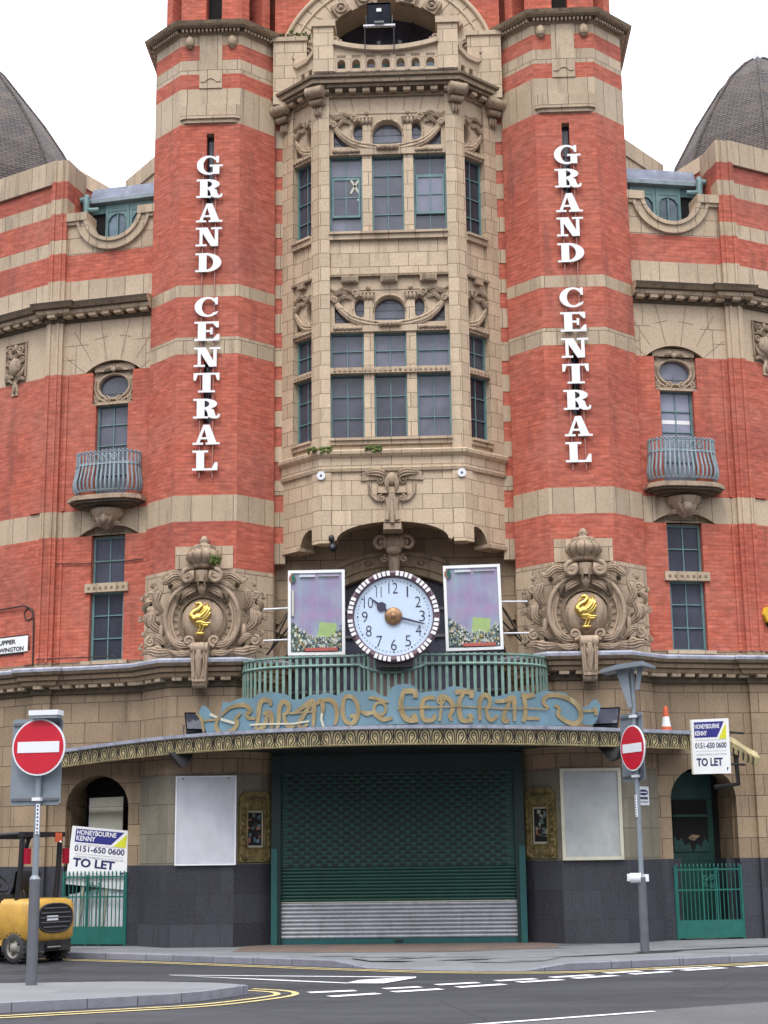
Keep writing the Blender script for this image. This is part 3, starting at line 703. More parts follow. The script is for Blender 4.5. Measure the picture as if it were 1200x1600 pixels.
    # dark teal doors and lead gutter behind the dip
    d = MB(FW_, sx)
    for k in range(2):
        x0 = .36+k*.57; d.box(x0, x0+.06, .8, .86, 14.4, 15.85, 'teal_paint'); d.box(x0+.50, x0+.56, .8, .86, 14.4, 15.85, 'teal_paint'); d.box(x0+.06, x0+.5, .8, .86, 15.66, 15.85, 'teal_paint'); d.box(x0+.26, x0+.29, .8, .85, 14.4, 15.6, 'teal_paint')
        d.box(x0+.06, x0+.5, .85, .87, 14.4, 15.7, 'glass_teal'); d.prism([(x0+.06, 15.46), (x0+.14, 15.57), (x0+.28, 15.62), (x0+.42, 15.57), (x0+.5, 15.46), (x0+.5, 15.7), (x0+.06, 15.7)], .81, .85, 'teal_paint')
    d.box(-.1, .34, .9, 1.0, 14.4, 15.9, 'interior_dark'); d.box(1.52, 2.2, .9, 1.0, 14.4, 15.9, 'interior_dark'); d.box(.34, 1.52, .88, 1.0, 14.4, 15.9, 'interior_dark'); d.box(-.1, 2.2, .35, .87, 14.3, 14.4, 'lead_dark')
    d.build('roof_door', TH, )
    r = MB(FW_, sx)
    r.sweep([(-.1, .95), (1.85, .95)], [(-1.5, 16.35), (.05, 16.28), (.2, 16.0), (.26, 15.95), (.26, 15.86), (.12, 15.84), (.1, 15.66), (-.1, 15.64)], 'lead_dark', mats=['lead_dark', 'lead_dark', 'lead_dark', 'iron_blue', 'iron_blue', 'teal_paint', 'teal_paint'])
    r.tube([(1.86, .62, 15.99), (1.86, .55, 15.9), (1.82, .5, 15.75), (1.80, .5, 15.1)], .075, 'teal_paint', 8)
    r.tube([(1.98, .5, 15.86), (1.85, .56, 15.9)], .07, 'teal_paint', 8)
    r.tube([(1.55, .55, 15.62), (1.66, .5, 15.6), (1.78, .5, 15.62)], .06, 'teal_paint', 8)
    r.build('lead_gutter', TH)
    # slim pilaster closing the bay
    pl = MB(FW_, sx)
    for z0, z1, mat in PB: pl.box(1.985, 2.36, -.085, .3, z0, z1, mat)
    for xx in (2.07, 2.255):
        for z0, z1, mat in PB[3:]: pl.box(xx, xx+.05, -.115, -.08, z0+.002, z1-.002, mat)
    pl.build('pilaster', TH)
    # pavilion beyond
    v = MB(FP, sx)
    hol = [(1.05, 2.6, .12, 2.9), (1.05, 2.6, 2.9, 3.55)]
    wallgrid(v, -.02, 5.5, PB, hol, 0, .4)
    archfill(v, 1.05, 2.6, 2.9, 3.55, -.004, .4, 'stone_low', soff='soffit')
    v.box(.9, 2.8, .7, .8, .12, 3.7, 'interior_dark')
    v.box(1.1, 1.16, .35, .4, .12, 3.5, 'door_green'); v.box(1.16, 2.6, .5, .55, .12, 2.5, 'door_green')
    v.box(-.02, 5.5, -.06, .45, 16.06, 16.6, 'stone_band')
    v.box(.42, .98, -.05, .05, 16.08, 16.58, 'stone_band') if False else None
    v.box(-.02, .33, -.04, .1, 5.62, 8.18, 'brick'); v.box(-.02, .33, -.04, .1, 8.76, 11.68, 'brick')
    v.plan([(-.02, .45), (5.5, .45), (5.5, 3.0), (-.02, 3.0)], 14.3, 15.9, 'brick', top='lead_dark')
    v.build('pavilion_wall', TH)
    # carved panel with pendant
    cp = MB(FP, sx); k0 = .92 if sx < 0 else .58
    cp.prism([(k0-.30, 11.72), (k0+.30, 11.72), (k0+.30, 12.62), (k0-.30, 12.62)], -.02, .05, 'carved_dark')
    cp.M = FP @ Matrix.Translation((0, 0, .14))
    cp.tube([(k0-.30, -.03, 11.7), (k0-.30, -.03, 12.46), (k0+.30, -.03, 12.46), (k0+.30, -.03, 11.7)], .02, 'carved', 5)
    for e in (-1, 1):
        vol(cp, k0+e*.15, 12.32, .10, -.04, 'carved', 0, e); vol(cp, k0+e*.20, 12.06, .08, -.04, 'carved', 0, -e); vol(cp, k0+e*.09, 11.95, .07, -.08, 'carved', 90, e)
        leaf(cp, [(k0, 12.12), (k0+e*.14, 12.2), (k0+e*.26, 12.18)], .05, -.04, 'carved'); leaf(cp, [(k0+e*.04, 11.72), (k0+e*.2, 11.74), (k0+e*.26, 11.9)], .05, -.04, 'carved')
        leaf(cp, [(k0+e*.28, 11.62), (k0+e*.16, 11.66), (k0+e*.05, 11.55)], .045, -.03, 'carved')
    cp.ell((k0, -.03, 11.95), (.19, .09, .21), 'carved'); cp.ell((k0, -.03, 12.36), (.06, .06, .09), 'carved')
    cp.prism([(k0-.09, 11.3), (k0+.09, 11.3), (k0+.07, 11.62), (k0-.07, 11.62)], -.03, .02, 'stone'); cp.ell((k0, -.05, 11.42), (.035, .03, .09), 'carved_dark')
    cp.build('carved_panel', TH)
    # cornices
    P0 = [(FW_ @ Vector((a_, y_, 0))).to_2d() for a_, y_ in ((-.02, 0), (1.985, 0), (1.985, -.085), (2.36, -.085))] + [(FP @ Vector((a_, y_, 0))).to_2d() for a_, y_ in ((-.0, 0), (5.5, 0))]
    P0[4] = (FP @ Vector((.06, 0, 0))).to_2d()
    P0 = [tuple(p_) for p_ in P0]
    cc = MB(None, sx)
    cc.sweep(P0, [(0, 12.84), (.05, 12.85), (.05, 12.94), (.10, 12.955), (.10, 12.965), (.22, 12.99), (.24, 13.06), (.30, 13.08), (.34, 13.14), (.36, 13.20), (.30, 13.225), (0, 13.30)], 'stone_small', mats=['carved_darker', 'carved_darker', 'carved_darker', 'carved_darker', 'stone_band', 'stone_band', 'carved_darker', 'carved_dark', 'carved_darker', 'lead', 'lead'])
    cc.dentils(P0, .05, .20, 12.91, 12.985, .17, .28, 'stone_band')
    cc.build('upper_cornice', TH)
    P1 = [(2.42, 1.2)] + OCT[1:5] + P0[1:]
    lc = MB(None, sx)
    lc.sweep(P1, [(0, 4.96), (.05, 4.98), (.06, 5.10), (.12, 5.12), (.22, 5.15), (.24, 5.22), (.30, 5.24), (.32, 5.31), (.38, 5.34), (.42, 5.40), (.43, 5.45), (.36, 5.49), (0, 5.53)], 'stone_band', mats=['carved_darker', 'carved_darker', 'carved_darker', 'carved_dark', 'stone_low', 'carved_darker', 'stone_low', 'carved_darker', 'carved_dark', 'lead', 'lead', 'lead'])
    lc.dentils(P1, .06, .20, 5.08, 5.17, .19, .30, 'stone_band')
    lc.build('lower_cornice', TH)
    # parapet stub and flank behind the gutter
    sp = MB(None, sx)
    for z0, z1, mat, e in ((15.8, 16.45, 'brick', 0), (16.45, 16.72, 'stone_band', 0), (16.72, 17.1, 'stone_band', .05)):
        sp.plan([(4.9, 1.9+e*-1), (5.15+e, 2.0), (6.15+e, 3.35), (5.9, 3.6)], z0, z1, mat)
    sp.build('parapet', TH)
    rk = MB(FW_, sx)
    rk.prism([(1.65, 15.3), (2.7, 15.3), (2.7, 16.88), (1.65, 16.15)], 1.30, 1.58, 'brick', back=True)
    for k in range(4): xa, xb = 2.7-.262*k, 2.7-.262*(k+1)-.004; za, zb = 16.88-.695*(2.7-xa), 16.88-.695*(2.7-xb); rk.prism([(xb, zb-.01), (xa, za-.01), (xa, za+.33), (xb, zb+.33)], 1.25, 1.64, 'stone_plain', back=True)
    rk.box(1.98, 2.34, .30, .80, 16.08, 16.57, 'stone_band'); rk.box(1.96, 2.36, .28, 1.6, 15.3, 16.08, 'brick')
    rk.build('raked_parapet', TH)
    # tiled bell roof
    dr = MB(None, sx); sc_ = lambda x_, k_: (x_-1)*k_+1
    if sx > 0: cx, cy, prof = sc_(8.56, 1.055), 5.4, [(r_*1.055, (z_-1.77)*1.055+1.77) for r_, z_ in [(0.0, 19.80), (.16, 19.74), (.42, 19.56), (.90, 19.09), (1.48, 18.22), (2.0, 17.28), (2.3, 16.5), (2.4, 15.8)]]
    else: cx, cy, prof = -sc_(-9.95, 1.10), 6.9, [(r_*1.10, (z_-1.77)*1.10+1.77) for r_, z_ in [(0, 20.6), (.3, 20.4), (.68, 20.05), (1.15, 19.45), (1.66, 18.80), (2.10, 18.14), (2.5, 17.45), (2.8, 16.7), (2.95, 15.6)]]
    dr.lathe(prof, (cx, cy, 0), 'roof_tile', 8, PI/8+.2, 2*PI+PI/8+.2, sm=False)
    for k in range(8):
        a_ = PI/8+.2+k*PI/4; dr.tube([(cx+r_*math.cos(a_), cy+r_*math.sin(a_), z_+.01) for r_, z_ in prof[1:]], .045, 'roof_tile', 5)
    od = dr.build('bell_roof', TH)
    fn = MB(None, sx); fn.lathe([(.0, prof[0][1]+.16), (.1, prof[0][1]+.12), (.13, prof[0][1]+.05), (.16, prof[0][1]-.02), (.2, prof[0][1]-.08)], (cx, cy, 0), 'lead', 10); fn.build('roof_finial', od)
for sx in (-1, 1): wing(sx)

# ---- body of the building behind the front
b = MB()
b.box(-6.3, 6.3, 3.4, 16, .12, 15.8, 'brick'); b.box(-11, -6.3, 5.2, 16, .12, 15.5, 'brick'); b.box(6.3, 11, 5.2, 16, .12, 15.5, 'brick')
b.box(-2.42, 2.42, 2.2, 6, 4.4, 21.8, 'brick')
b.build('rear_block', TH)

# ---- central bay (oriel)
ID = Matrix()
SL = math.hypot(.83, .80)
def FSIDE(): return Matrix.Translation((1.42, 0, 0)) @ rot2(math.atan2(.80, .83))
FS_ = FSIDE()
BP = [(-2.25, .80), (-1.42, 0), (1.42, 0), (2.25, .80)]
def inset(path, w):
    o = miter(path); return [(p[0]-q[0]*w, p[1]-q[1]*w) for p, q in zip(path, o)]
def lunette_front(mb, z0):            # z0 = bottom of the lunette; .83 m tall
    Z = lambda v: z0+v
    cen = [(-.31, Z(.05)), (.31, Z(.05))] + arcpts(0, Z(.28), .31, .31, 0, 180, 14)
    ovl = lambda e: [(e*(.60+.115*math.cos(2*PI*k/14)), Z(.36)+.22*math.sin(2*PI*k/14)) for k in range(14)]
    tri = lambda e: [(e*1.12, Z(.04)), (e*1.12, Z(.42)), (e*1.0, Z(.30)), (e*.86, Z(.14)), (e*.74, Z(.04))]
    mb.prism([(-1.22, Z(-.02)), (1.22, Z(-.02)), (1.22, Z(.83)), (-1.22, Z(.83))], .045, .19, 'stone_plain', holes=[cen, ovl(-1), ovl(1), tri(-1), tri(1)])
    U = [(-1.10, .47), (-.98, .30), (-.78, .13), (-.52, .03), (-.25, -.02), (0, -.03), (.25, -.02), (.52, .03), (.78, .13), (.98, .30), (1.10, .47)]
    for dz, r, y in ((0, .042, .03), (.065, .034, .02), (-.05, .026, .035)):
        q = smooth_line([(a, Z(b_+dz)) for a, b_ in U], 4); mb.tube([(a, y, b_) for a, b_ in q], r, 'stone', 7)
    for e in (-1, 1):
        vol(mb, e*1.12, Z(.52), .075, .0, 'carved', 0 if e > 0 else 180, e, thick=.034)
        vol(mb, e*.70, Z(.66), .085, -.01, 'carved', -90, -e, thick=.036)
        leaf(mb, [(e*.74, Z(.70)), (e*.92, Z(.76)), (e*1.06, Z(.70)), (e*1.20, Z(.78))], .05, .02, 'carved')
        leaf(mb, [(e*.78, Z(.55)), (e*.92, Z(.60)), (e*1.0, Z(.52)), (e*1.06, Z(.42))], .05, .02, 'carved')
        leaf(mb, [(e*.84, Z(.66)), (e*1.0, Z(.67)), (e*1.14, Z(.62))], .045, .01, 'carved')
        mb.tube([(e*.60+.15*math.cos(2*PI*k/16), .04, Z(.36)+.26*math.sin(2*PI*k/16)) for k in range(16)], .024, 'stone', 6, closed=True)
        # column shaft and leafy capital beside the centre light
        mb.box(e*.43-.085, e*.43+.085, .0, .1, Z(.03), Z(.52), 'stone_small')
        for k in range(3): mb.ell((e*.43+(k-1)*.075, -.005, Z(.585)), (.045, .05, .085), 'carved', n=8, m=5)
        mb.box(e*.43-.125, e*.43+.125, -.03, .1, Z(.66), Z(.70), 'stone'); mb.ell((e*.43, -.03, Z(.755)), (.05, .04, .06), 'carved', n=8, m=5)
        for k in range(6): mb.ell((e*(.62+k*.095), -.0, Z(-.09)), (.06, .05, .045), 'carved', n=7, m=4)
    for k in range(5): mb.ell(((k-2)*.09, -.03, Z(-.02)), (.06, .06, .06), 'carved', n=7, m=4)
    mb.tube([(a, .03, b_) for a, b_ in arcpts(0, Z(.28), .345, .345, 0, 180, 16)], .026, 'stone', 6)
    mb.box(-1.22, 1.22, .0, .2, Z(-.16), Z(-.025), 'stone')
def lunette_side(mb, z0):
    Z = lambda v: z0+v
    ovl = [(.34+.10*math.cos(2*PI*k/14), Z(.36)+.22*math.sin(2*PI*k/14)) for k in range(14)]
    tri = [(.78, Z(.04)), (.78, Z(.40)), (.70, Z(.28)), (.56, Z(.04))]
    mb.prism([(.22, Z(-.02)), (.82, Z(-.02)), (.82, Z(.83)), (.22, Z(.83))], .045, .19, 'stone_plain', holes=[ovl, tri])
    q = smooth_line([(.80, Z(.46)), (.70, Z(.26)), (.54, Z(.08)), (.36, Z(.0)), (.22, Z(-.02))], 5)
    for dz, r, y in ((0, .042, .03), (.065, .034, .02), (-.05, .026, .035)): mb.tube([(a, y, b_+dz) for a, b_ in q], r, 'stone', 7)
    vol(mb, .80, Z(.52), .075, .0, 'carved', 0, 1, thick=.034); vol(mb, .42, Z(.68), .08, -.01, 'carved', -90, -1, thick=.036)
    leaf(mb, [(.46, Z(.72)), (.6, Z(.76)), (.72, Z(.70)), (.86, Z(.76))], .05, .02, 'carved'); leaf(mb, [(.5, Z(.56)), (.62, Z(.6)), (.7, Z(.5)), (.76, Z(.42))], .05, .02, 'carved')
    mb.tube([(.34+.13*math.cos(2*PI*k/16), .04, Z(.36)+.26*math.sin(2*PI*k/16)) for k in range(16)], .022, 'stone', 6, closed=True)
    for k in range(6): mb.ell((.27+k*.1, -.0, Z(-.09)), (.06, .05, .045), 'carved', n=7, m=4)
    mb.box(.22, .82, .0, .2, Z(-.16), Z(-.025), 'stone')
bay = MB()
full = lambda w: inset(BP, w)
for z0, z1, w, mt in ((9.20, 9.74, .0, 'stone_small'), (13.0, 13.3, .03, 'stone_plain'), (13.3, 14.12, .03, 'stone_small'), (16.9, 17.5, .03, 'stone_plain')):
    bay.plan([*full(w), (2.25, 1.4), (-2.25, 1.4)], z0, z1, mt)
bay.sweep(BP, [(0, 9.17), (.05, 9.18), (.07, 9.24), (.04, 9.26), (.04, 9.45), (.09, 9.48), (.13, 9.52), (.14, 9.58), (.10, 9.61), (0, 9.63)], 'stone_small')
# lower body hanging over the clock
arch = [(1.05*math.cos(PI-PI*k/20), 7.80+.36*math.sin(PI*k/20)) for k in range(21)]
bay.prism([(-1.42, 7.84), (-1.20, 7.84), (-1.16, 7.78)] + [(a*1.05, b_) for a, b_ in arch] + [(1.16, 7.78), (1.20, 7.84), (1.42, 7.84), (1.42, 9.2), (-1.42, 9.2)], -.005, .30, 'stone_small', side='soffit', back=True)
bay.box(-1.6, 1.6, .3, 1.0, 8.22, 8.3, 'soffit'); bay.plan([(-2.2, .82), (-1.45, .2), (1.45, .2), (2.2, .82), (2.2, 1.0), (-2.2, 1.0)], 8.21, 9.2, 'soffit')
for e in (-1, 1):
    bay.plan([(e*1.20, -.035), (e*1.435, -.035), (e*1.60, .125), (e*1.40, .33), (e*1.20, .33)], 7.74, 9.17, 'stone_small')
for sx in (-1, 1):
    s_ = MB(FS_, sx)
    s_.prism([(.0, 7.8), (.12, 7.8), (.13, 7.93), (.2, 8.03), (.32, 8.07), (.45, 8.02), (.54, 7.93), (.60, 7.80), (.62, 7.74), (SL, 7.74), (SL, 9.2), (0, 9.2)], .0, .35, 'stone_small', side='soffit', back=True)
    s_.box(.60, SL, -.03, .36, 7.68, 7.75, 'stone')
    for z0, z1, a, c2 in ((9.6, 17.4, 0, .22), (9.6, 17.4, .81, SL)): s_.box(a if a else .0, c2, -.03, .35, z0, z1, 'stone_small')
    for z0 in (12.26, 16.13): lunette_side(s_, z0)
    for z0, z1 in ((9.72, 9.86), (14.08, 14.24)): s_.box(.22, .82, -.09, .22, z1-.05, z1, 'stone'); s_.box(.22, .82, -.05, .22, z0, z1-.05, 'stone')
    s_.box(.22, .82, -.02, .22, 11.22, 11.34, 'stone')
    for k in range(6): s_.box(.25+k*.095, .30+k*.095, -.035, -.02, 11.26, 11.30, 'carved')
    s_.box(.2, .84, -.05, .1, 13.27, 13.32, 'carved_dark'); s_.box(.43, .62, -.08, .1, 13.16, 13.27, 'carved')
    bay.V += s_.V; off_ = len(bay.V)-len(s_.V); bay.F += [(tuple(i+off_ for i in f[0]), f[1], f[2]) for f in s_.F]
    bay.box(*sorted((sx*1.21, sx*1.43)), -.035, .35, 9.6, 17.4, 'stone_small')
    bay.box(*sorted((sx*.33, sx*.53)), .04, .3, 9.8, 12.2, 'stone_small'); bay.box(*sorted((sx*.33, sx*.53)), .04, .3, 14.2, 16.05, 'stone_small')
    # quoin strip against the tower
    z = 7.5; k = 0
    hs = [.42, .34, .30, .36, .30, .40, .32]
    while z < 17.5:
        h = hs[k % 7]; bay.box(*sorted((sx*2.2, sx*2.44)), .79-(.012 if k % 2 == 0 else 0), 1.1, z, min(z+h, 17.6), 'stone_band' if k % 2 == 0 else 'brick'); z += h; k += 1
for z0 in (12.26, 16.13): lunette_front(bay, z0)
for z0, z1 in ((9.72, 9.86), (14.08, 14.24)): bay.box(-1.22, 1.22, -.09, .22, z1-.05, z1, 'stone'); bay.box(-1.22, 1.22, -.05, .22, z0, z1-.05, 'stone')
bay.box(-1.22, 1.22, -.02, .22, 11.22, 11.34, 'stone')
for k in range(23): bay.box(-1.15+k*.102, -1.095+k*.102, -.036, -.02, 11.26, 11.30, 'carved')
bay.box(-1.21, 1.21, -.05, .1, 13.27, 13.32, 'carved_dark')
for x in (-.8, 0, .8): bay.box(x-.17, x+.17, -.085, .1, 13.14, 13.275, 'carved'); bay.box(x-.14, x+.14, -.10, -.085, 13.16, 13.25, 'carved_dark')
for k in range(7):                                                                    # joggled frieze joints
    x = -1.05+k*.35; dx = (x)*.10
    bay.prism([(x-.006+dx, 17.33), (x+.006+dx, 17.33), (x+.006, 16.97), (x-.006, 16.97)], .024, .04, 'carved_dark')
OB = bay.build('bay_window', TH)
for z0, z1, rows in ((9.86, 11.22, 3), (11.34, 12.10, 2), (14.24, 15.97, 4)):
    for a0, a1 in ((-1.21, -.53), (-.33, .33), (.53, 1.21)):
        g_ = 'glass_teal' if z0 > 14 and a0 > 0 else 'glass'
        window('window', ID, 1, a0, a1, z0, z1, 2, rows, .15, gmat='glass', fr=.036, bar=.017)
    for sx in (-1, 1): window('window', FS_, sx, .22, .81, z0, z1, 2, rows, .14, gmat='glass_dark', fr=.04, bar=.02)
for z0 in (12.26, 16.13):
    g = MB(); g.box(-1.2, 1.2, .185, .2, z0-.01, z0+.8, 'glass')
    for x in (-.1, .1): g.box(x-.006, x+.006, .172, .184, z0, z0+.8, 'grey_metal')
    for z in (.18, .34, .5): g.box(-1.2, 1.2, .174, .184, z0+z-.006, z0+z+.006, 'grey_metal')
    g.build('lunette_glass', OB)
    for sx in (-1, 1): g = MB(FS_, sx); g.box(.22, .82, .185, .2, z0-.01, z0+.8, 'glass_dark'); g.build('lunette_glass', OB)
for x0, x1, z0, z1, gm in ((-1.16, -.58, 14.62, 15.50, 'glass'), (.58, 1.16, 14.66, 15.52, 'glass_pale')):  # paler right pane paints in a brighter reflection
    q = MB(); 
    for bx in ((x0, x0+.035, z0, z1), (x1-.035, x1, z0, z1), (x0+.035, x1-.035, z0, z0+.045), (x0+.035, x1-.035, z1-.05, z1)): q.box(bx[0], bx[1], .098, .13, bx[2], bx[3], 'teal_paint')
    q.box((x0+x1)/2-.01, (x0+x1)/2+.01, .105, .13, z0+.045, z1-.05, 'teal_paint'); q.box(x0+.035, x1-.035, .104, .13, (z0+z1)/2-.01, (z0+z1)/2+.01, 'teal_paint')
    o_ = q.build('window_sash', TH); q = MB(); q.box(x0+.02, x1-.02, .118, .126, z0+.02, z1-.02, gm); q.build('sash_glass', o_)
for sx, z0, z1, gm in ((1, 10.30, 10.38, 'white_paint'), (1, 9.2, 10.95, 'glass_pale')):
    q = MB(FW_, sx); q.box(.55, 1.15, .142 if gm == 'white_paint' else .147, .151, z0, z1, gm); q.build('pale_panel', TH)  # pale panel paints in a window reflection; white strip for a lamp inside
b = MB(); b.box(-.64, -.61, .110, .116, 15.0, 15.03, 'white_paint')
for a0_, a1_ in (((-.78, 15.47), (-.60, 15.15)), ((-.60, 15.47), (-.78, 15.15))): b.ribbon([a0_, a1_], .045, .100, .116, 'cream_wood')
tag(b.build('taped_cross', TH), 'pale cross taped inside the glass')
# bay cornice with scroll consoles
b = MB()
b.sweep(BP, [(0, 17.27), (.04, 17.28), (.05, 17.36), (.12, 17.39), (.20, 17.41), (.22, 17.46), (.27, 17.48), (.30, 17.55), (.34, 17.58), (.35, 17.63), (.28, 17.655), (-.2, 17.72)], 'stone', mats=['stone', 'carved_dark', 'carved_darker', 'carved_darker', 'carved_dark', 'carved_darker', 'stone', 'carved_darker', 'carved_dark', 'lead', 'lead'])
b.dentils(BP, .05, .17, 17.325, 17.395, .15, .29, 'stone')
for x, y, a in ((-1.42, 0, -.38), (1.42, 0, .38), (-2.2, .72, -.5), (2.2, .72, .5)):
    M = Matrix.Translation((x, y, 0)) @ rot2(a); q = MB(M)
    q.tube([(-.19, -.20, 17.31), (.19, -.20, 17.31)], .125, 'carved', 12); q.tube([(-.14, -.12, 17.12), (.14, -.12, 17.12)], .07, 'carved', 10)
    q.box(-.15, .15, -.14, .1, 17.08, 17.40, 'carved')
    for e in (-.19, .19): q.tube([(e, -.20, 17.31), (e*1.1, -.20, 17.31)], .085, 'carved', 10)
    for k in range(3): q.ell(((k-1)*.06, -.05, 16.94), (.035, .05, .12), 'carved', n=7, m=5)
    i = len(b.V); b.V += q.V; b.F += [(tuple(i+j for j in f[0]), f[1], f[2]) for f in q.F]
b.build('bay_cornice', TH)
# carved apron below the bay
b = MB()
for e in (-1, 1):
    leaf(b, [(e*.12, 9.08), (e*.3, 9.14), (e*.62, 9.12)], .09, -.01, 'carved', flat=.5); b.prism([(e*.28, 9.0), (e*.62, 8.98), (e*.58, 9.16), (e*.28, 9.16)], -.05, .0, 'carved')
    vol(b, e*.23, 8.98, .09, -.05, 'carved_dark', 90, e); vol(b, e*.20, 8.62, .075, -.06, 'carved', 90, -e)
    b.tube([(e*.46, -.02, 8.92), (e*.44, -.03, 8.72), (e*.34, -.04, 8.60), (e*.2, -.04, 8.55)], .03, 'carved', 6)
    leaf(b, [(e*.05, 9.1), (e*.1, 8.9), (e*.06, 8.7)], .05, -.08, 'carved')
    b.tube([(e*.10, -.05, 8.62), (e*.07, -.08, 8.40), (e*.10, -.10, 8.16)], [.04, .035, .06], 'carved', 6)
b.box(-.30, .30, -.09, .0, 8.72, 8.84, 'stone'); b.ell((0, -.08, 9.0), (.10, .08, .14), 'carved')
b.prism([(-.06, 8.7), (.06, 8.7), (.16, 8.1), (-.16, 8.1)], -.12, .02, 'carved'); b.tube([(0, -.13, 8.65), (0, -.15, 8.1)], [.02, .05], 'carved', 6)
b.plan([(-.2, .3), (-.17, -.12), (.17, -.12), (.2, .3)], 7.98, 8.12, 'carved')
# console below, over the arch window
for e in (-1, 1):
    vol(b, e*.26, 7.83, .17, .52, 'carved', 180 if e > 0 else 0, -e, thick=.055); vol(b, e*.2, 7.52, .08, .55, 'carved', 90, e)
b.ell((0, .5, 7.83), (.24, .16, .2), 'carved'); b.ell((0, .42, 7.66), (.16, .12, .10), 'carved')
b.tube([(0, .55, 7.6), (0, .6, 7.2), (0, .62, 6.8)], [.13, .10, .12], 'carved', 8)
b.build('carved_apron', TH)
# wall with the great arch window behind the clock
b = MB()
zc, Ri = 5.0, 2.30
half = [(Ri*math.sin(t), zc+Ri*math.cos(t)) for t in [math.radians(-72+144*k/30) for k in range(31)]]
hole = [(-2.19, 4.4)] + half + [(2.19, 4.4)]
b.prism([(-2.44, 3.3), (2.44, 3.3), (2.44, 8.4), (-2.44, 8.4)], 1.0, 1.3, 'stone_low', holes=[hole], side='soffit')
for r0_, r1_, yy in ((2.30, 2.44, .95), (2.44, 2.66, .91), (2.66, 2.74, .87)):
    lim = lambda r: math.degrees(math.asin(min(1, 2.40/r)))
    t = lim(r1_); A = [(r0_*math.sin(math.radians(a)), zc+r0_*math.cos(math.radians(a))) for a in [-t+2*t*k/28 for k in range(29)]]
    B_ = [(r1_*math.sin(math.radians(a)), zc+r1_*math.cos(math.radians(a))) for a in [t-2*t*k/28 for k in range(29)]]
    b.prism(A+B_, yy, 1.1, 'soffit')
for k in range(9):
    a = math.radians(-48+12*k); b.ell((2.55*math.sin(a), .90, zc+2.55*math.cos(a)), (.07, .04, .07), 'carved_dark', n=8, m=4)
b.box(-2.3, 2.3, .75, 1.0, 3.3, 4.4, 'stone_low')
EW = b.build('entrance_wall', TH)
g = MB(); g.prism(hole, 1.22, 1.25, 'glass_dark')
for x in (-1.75, -1.2, -.6, 0, .6, 1.2, 1.75):
    h = zc+math.sqrt(Ri*Ri-x*x)-.02; g.box(x-.03, x+.03, 1.15, 1.22, 4.4, h, 'black_paint')
for z in (4.95, 5.5, 6.05, 6.6):
    hw = 2.18 if z < 5.7 else math.sqrt(max(.1, Ri*Ri-(z-zc)**2)); g.box(-hw, hw, 1.16, 1.22, z-.028, z+.028, 'grey_metal')
g.build('arch_window', TH)
# ---- roof-level arch and stone balustrade
b = MB()
zc2, RA, RB = 18.23, 1.67, 2.38
arc_in = [(RA*math.cos(math.radians(a)), zc2+RA*math.sin(math.radians(a))) for a in [180-180*k/26 for k in range(27)]]
b.prism([(-2.44, 17.4), (2.44, 17.4), (2.44, 21.8), (-2.44, 21.8)], .80, 1.56, 'brick', holes=[[(-RA, 17.5)] + arc_in + [(RA, 17.5)]], side='stone_plain')
A = [(RA*.99*math.cos(math.radians(a)), zc2+RA*.99*math.sin(math.radians(a))) for a in [180-180*k/30 for k in range(31)]]
B_ = [(RB*math.cos(math.radians(a)), zc2+RB*math.sin(math.radians(a))) for a in [180*k/30 for k in range(31)]]
b.prism(A+B_, .70, .85, 'stone_plain')
b.tube([(2.34*math.cos(math.radians(a)), .68, zc2+2.34*math.sin(math.radians(a))) for a in range(0, 181, 6)], .05, 'stone_plain', 6)
b.tube([(2.12*math.cos(math.radians(a)), .695, zc2+2.12*math.sin(math.radians(a))) for a in range(0, 181, 6)], .03, 'stone_plain', 6)
for a in range(4, 180, 9):
    c_, s2 = math.cos(math.radians(a)), math.sin(math.radians(a)); b.prism([(1.72*c_-.006*s2, zc2+1.72*s2+.006*c_), (2.3*c_-.006*s2, zc2+2.3*s2+.006*c_), (2.3*c_+.006*s2, zc2+2.3*s2-.006*c_), (1.72*c_+.006*s2, zc2+1.72*s2-.006*c_)], .692, .71, 'carved_dark')
for a in (14, 36, 56, 74, 106, 124, 144, 166):
    x, z = 1.76*math.cos(math.radians(a)), zc2+1.76*math.sin(math.radians(a))
    R2 = Matrix.Translation((x, 0, z)) @ Matrix.Rotation(math.radians(90-a), 4, 'Y'); q = MB(R2)
    q.box(-.17, .17, .56, .75, -.16, .15, 'carved'); q.tube([(.11*math.cos(2*PI*k/12), .55, .11*math.sin(2*PI*k/12)) for k in range(12)], .03, 'carved', 6, closed=True); q.ell((0, .54, 0), (.05, .05, .05), 'carved', n=8, m=4)
    i = len(b.V); b.V += q.V; b.F += [(tuple(i+j for j in f[0]), f[1], f[2]) for f in q.F]
b.box(-.2, .2, .45, .85, 19.82, 20.6, 'stone_plain')
for e in (-1, 1):
    b.box(*sorted((e*1.72, e*2.44)), .45, .95, 17.4, 18.86, 'stone_small'); b.box(*sorted((e*1.70, e*2.46)), .41, .95, 18.86, 18.96, 'stone')
b.build('roof_arch', TH)
m_ = MB(); rr = random.Random(4)
for k in range(70): t_ = rr.random(); m_.ell((-2.4+.75*t_, .45+rr.uniform(-.05, .2), 18.99+.08*math.sin(t_*3)+rr.uniform(-.03, .04)), (.03, .03, .022), 'moss', n=5, m=3)
tag(m_.build('moss'), 'straggling weeds on the stone shoulder left of the roof arch', 'moss', kind='stuff')
g = MB(); g.prism([(-1.7, 17.5)] + [(a*1.01, z) for a, z in arc_in] + [(1.7, 17.5)], 1.5, 1.55, 'glass_dark')
for x in (-1.1, -.55, 0, .55, 1.1): g.box(x-.03, x+.03, 1.44, 1.5, 17.6, zc2+math.sqrt(RA*RA-x*x)-.01, 'black_paint')
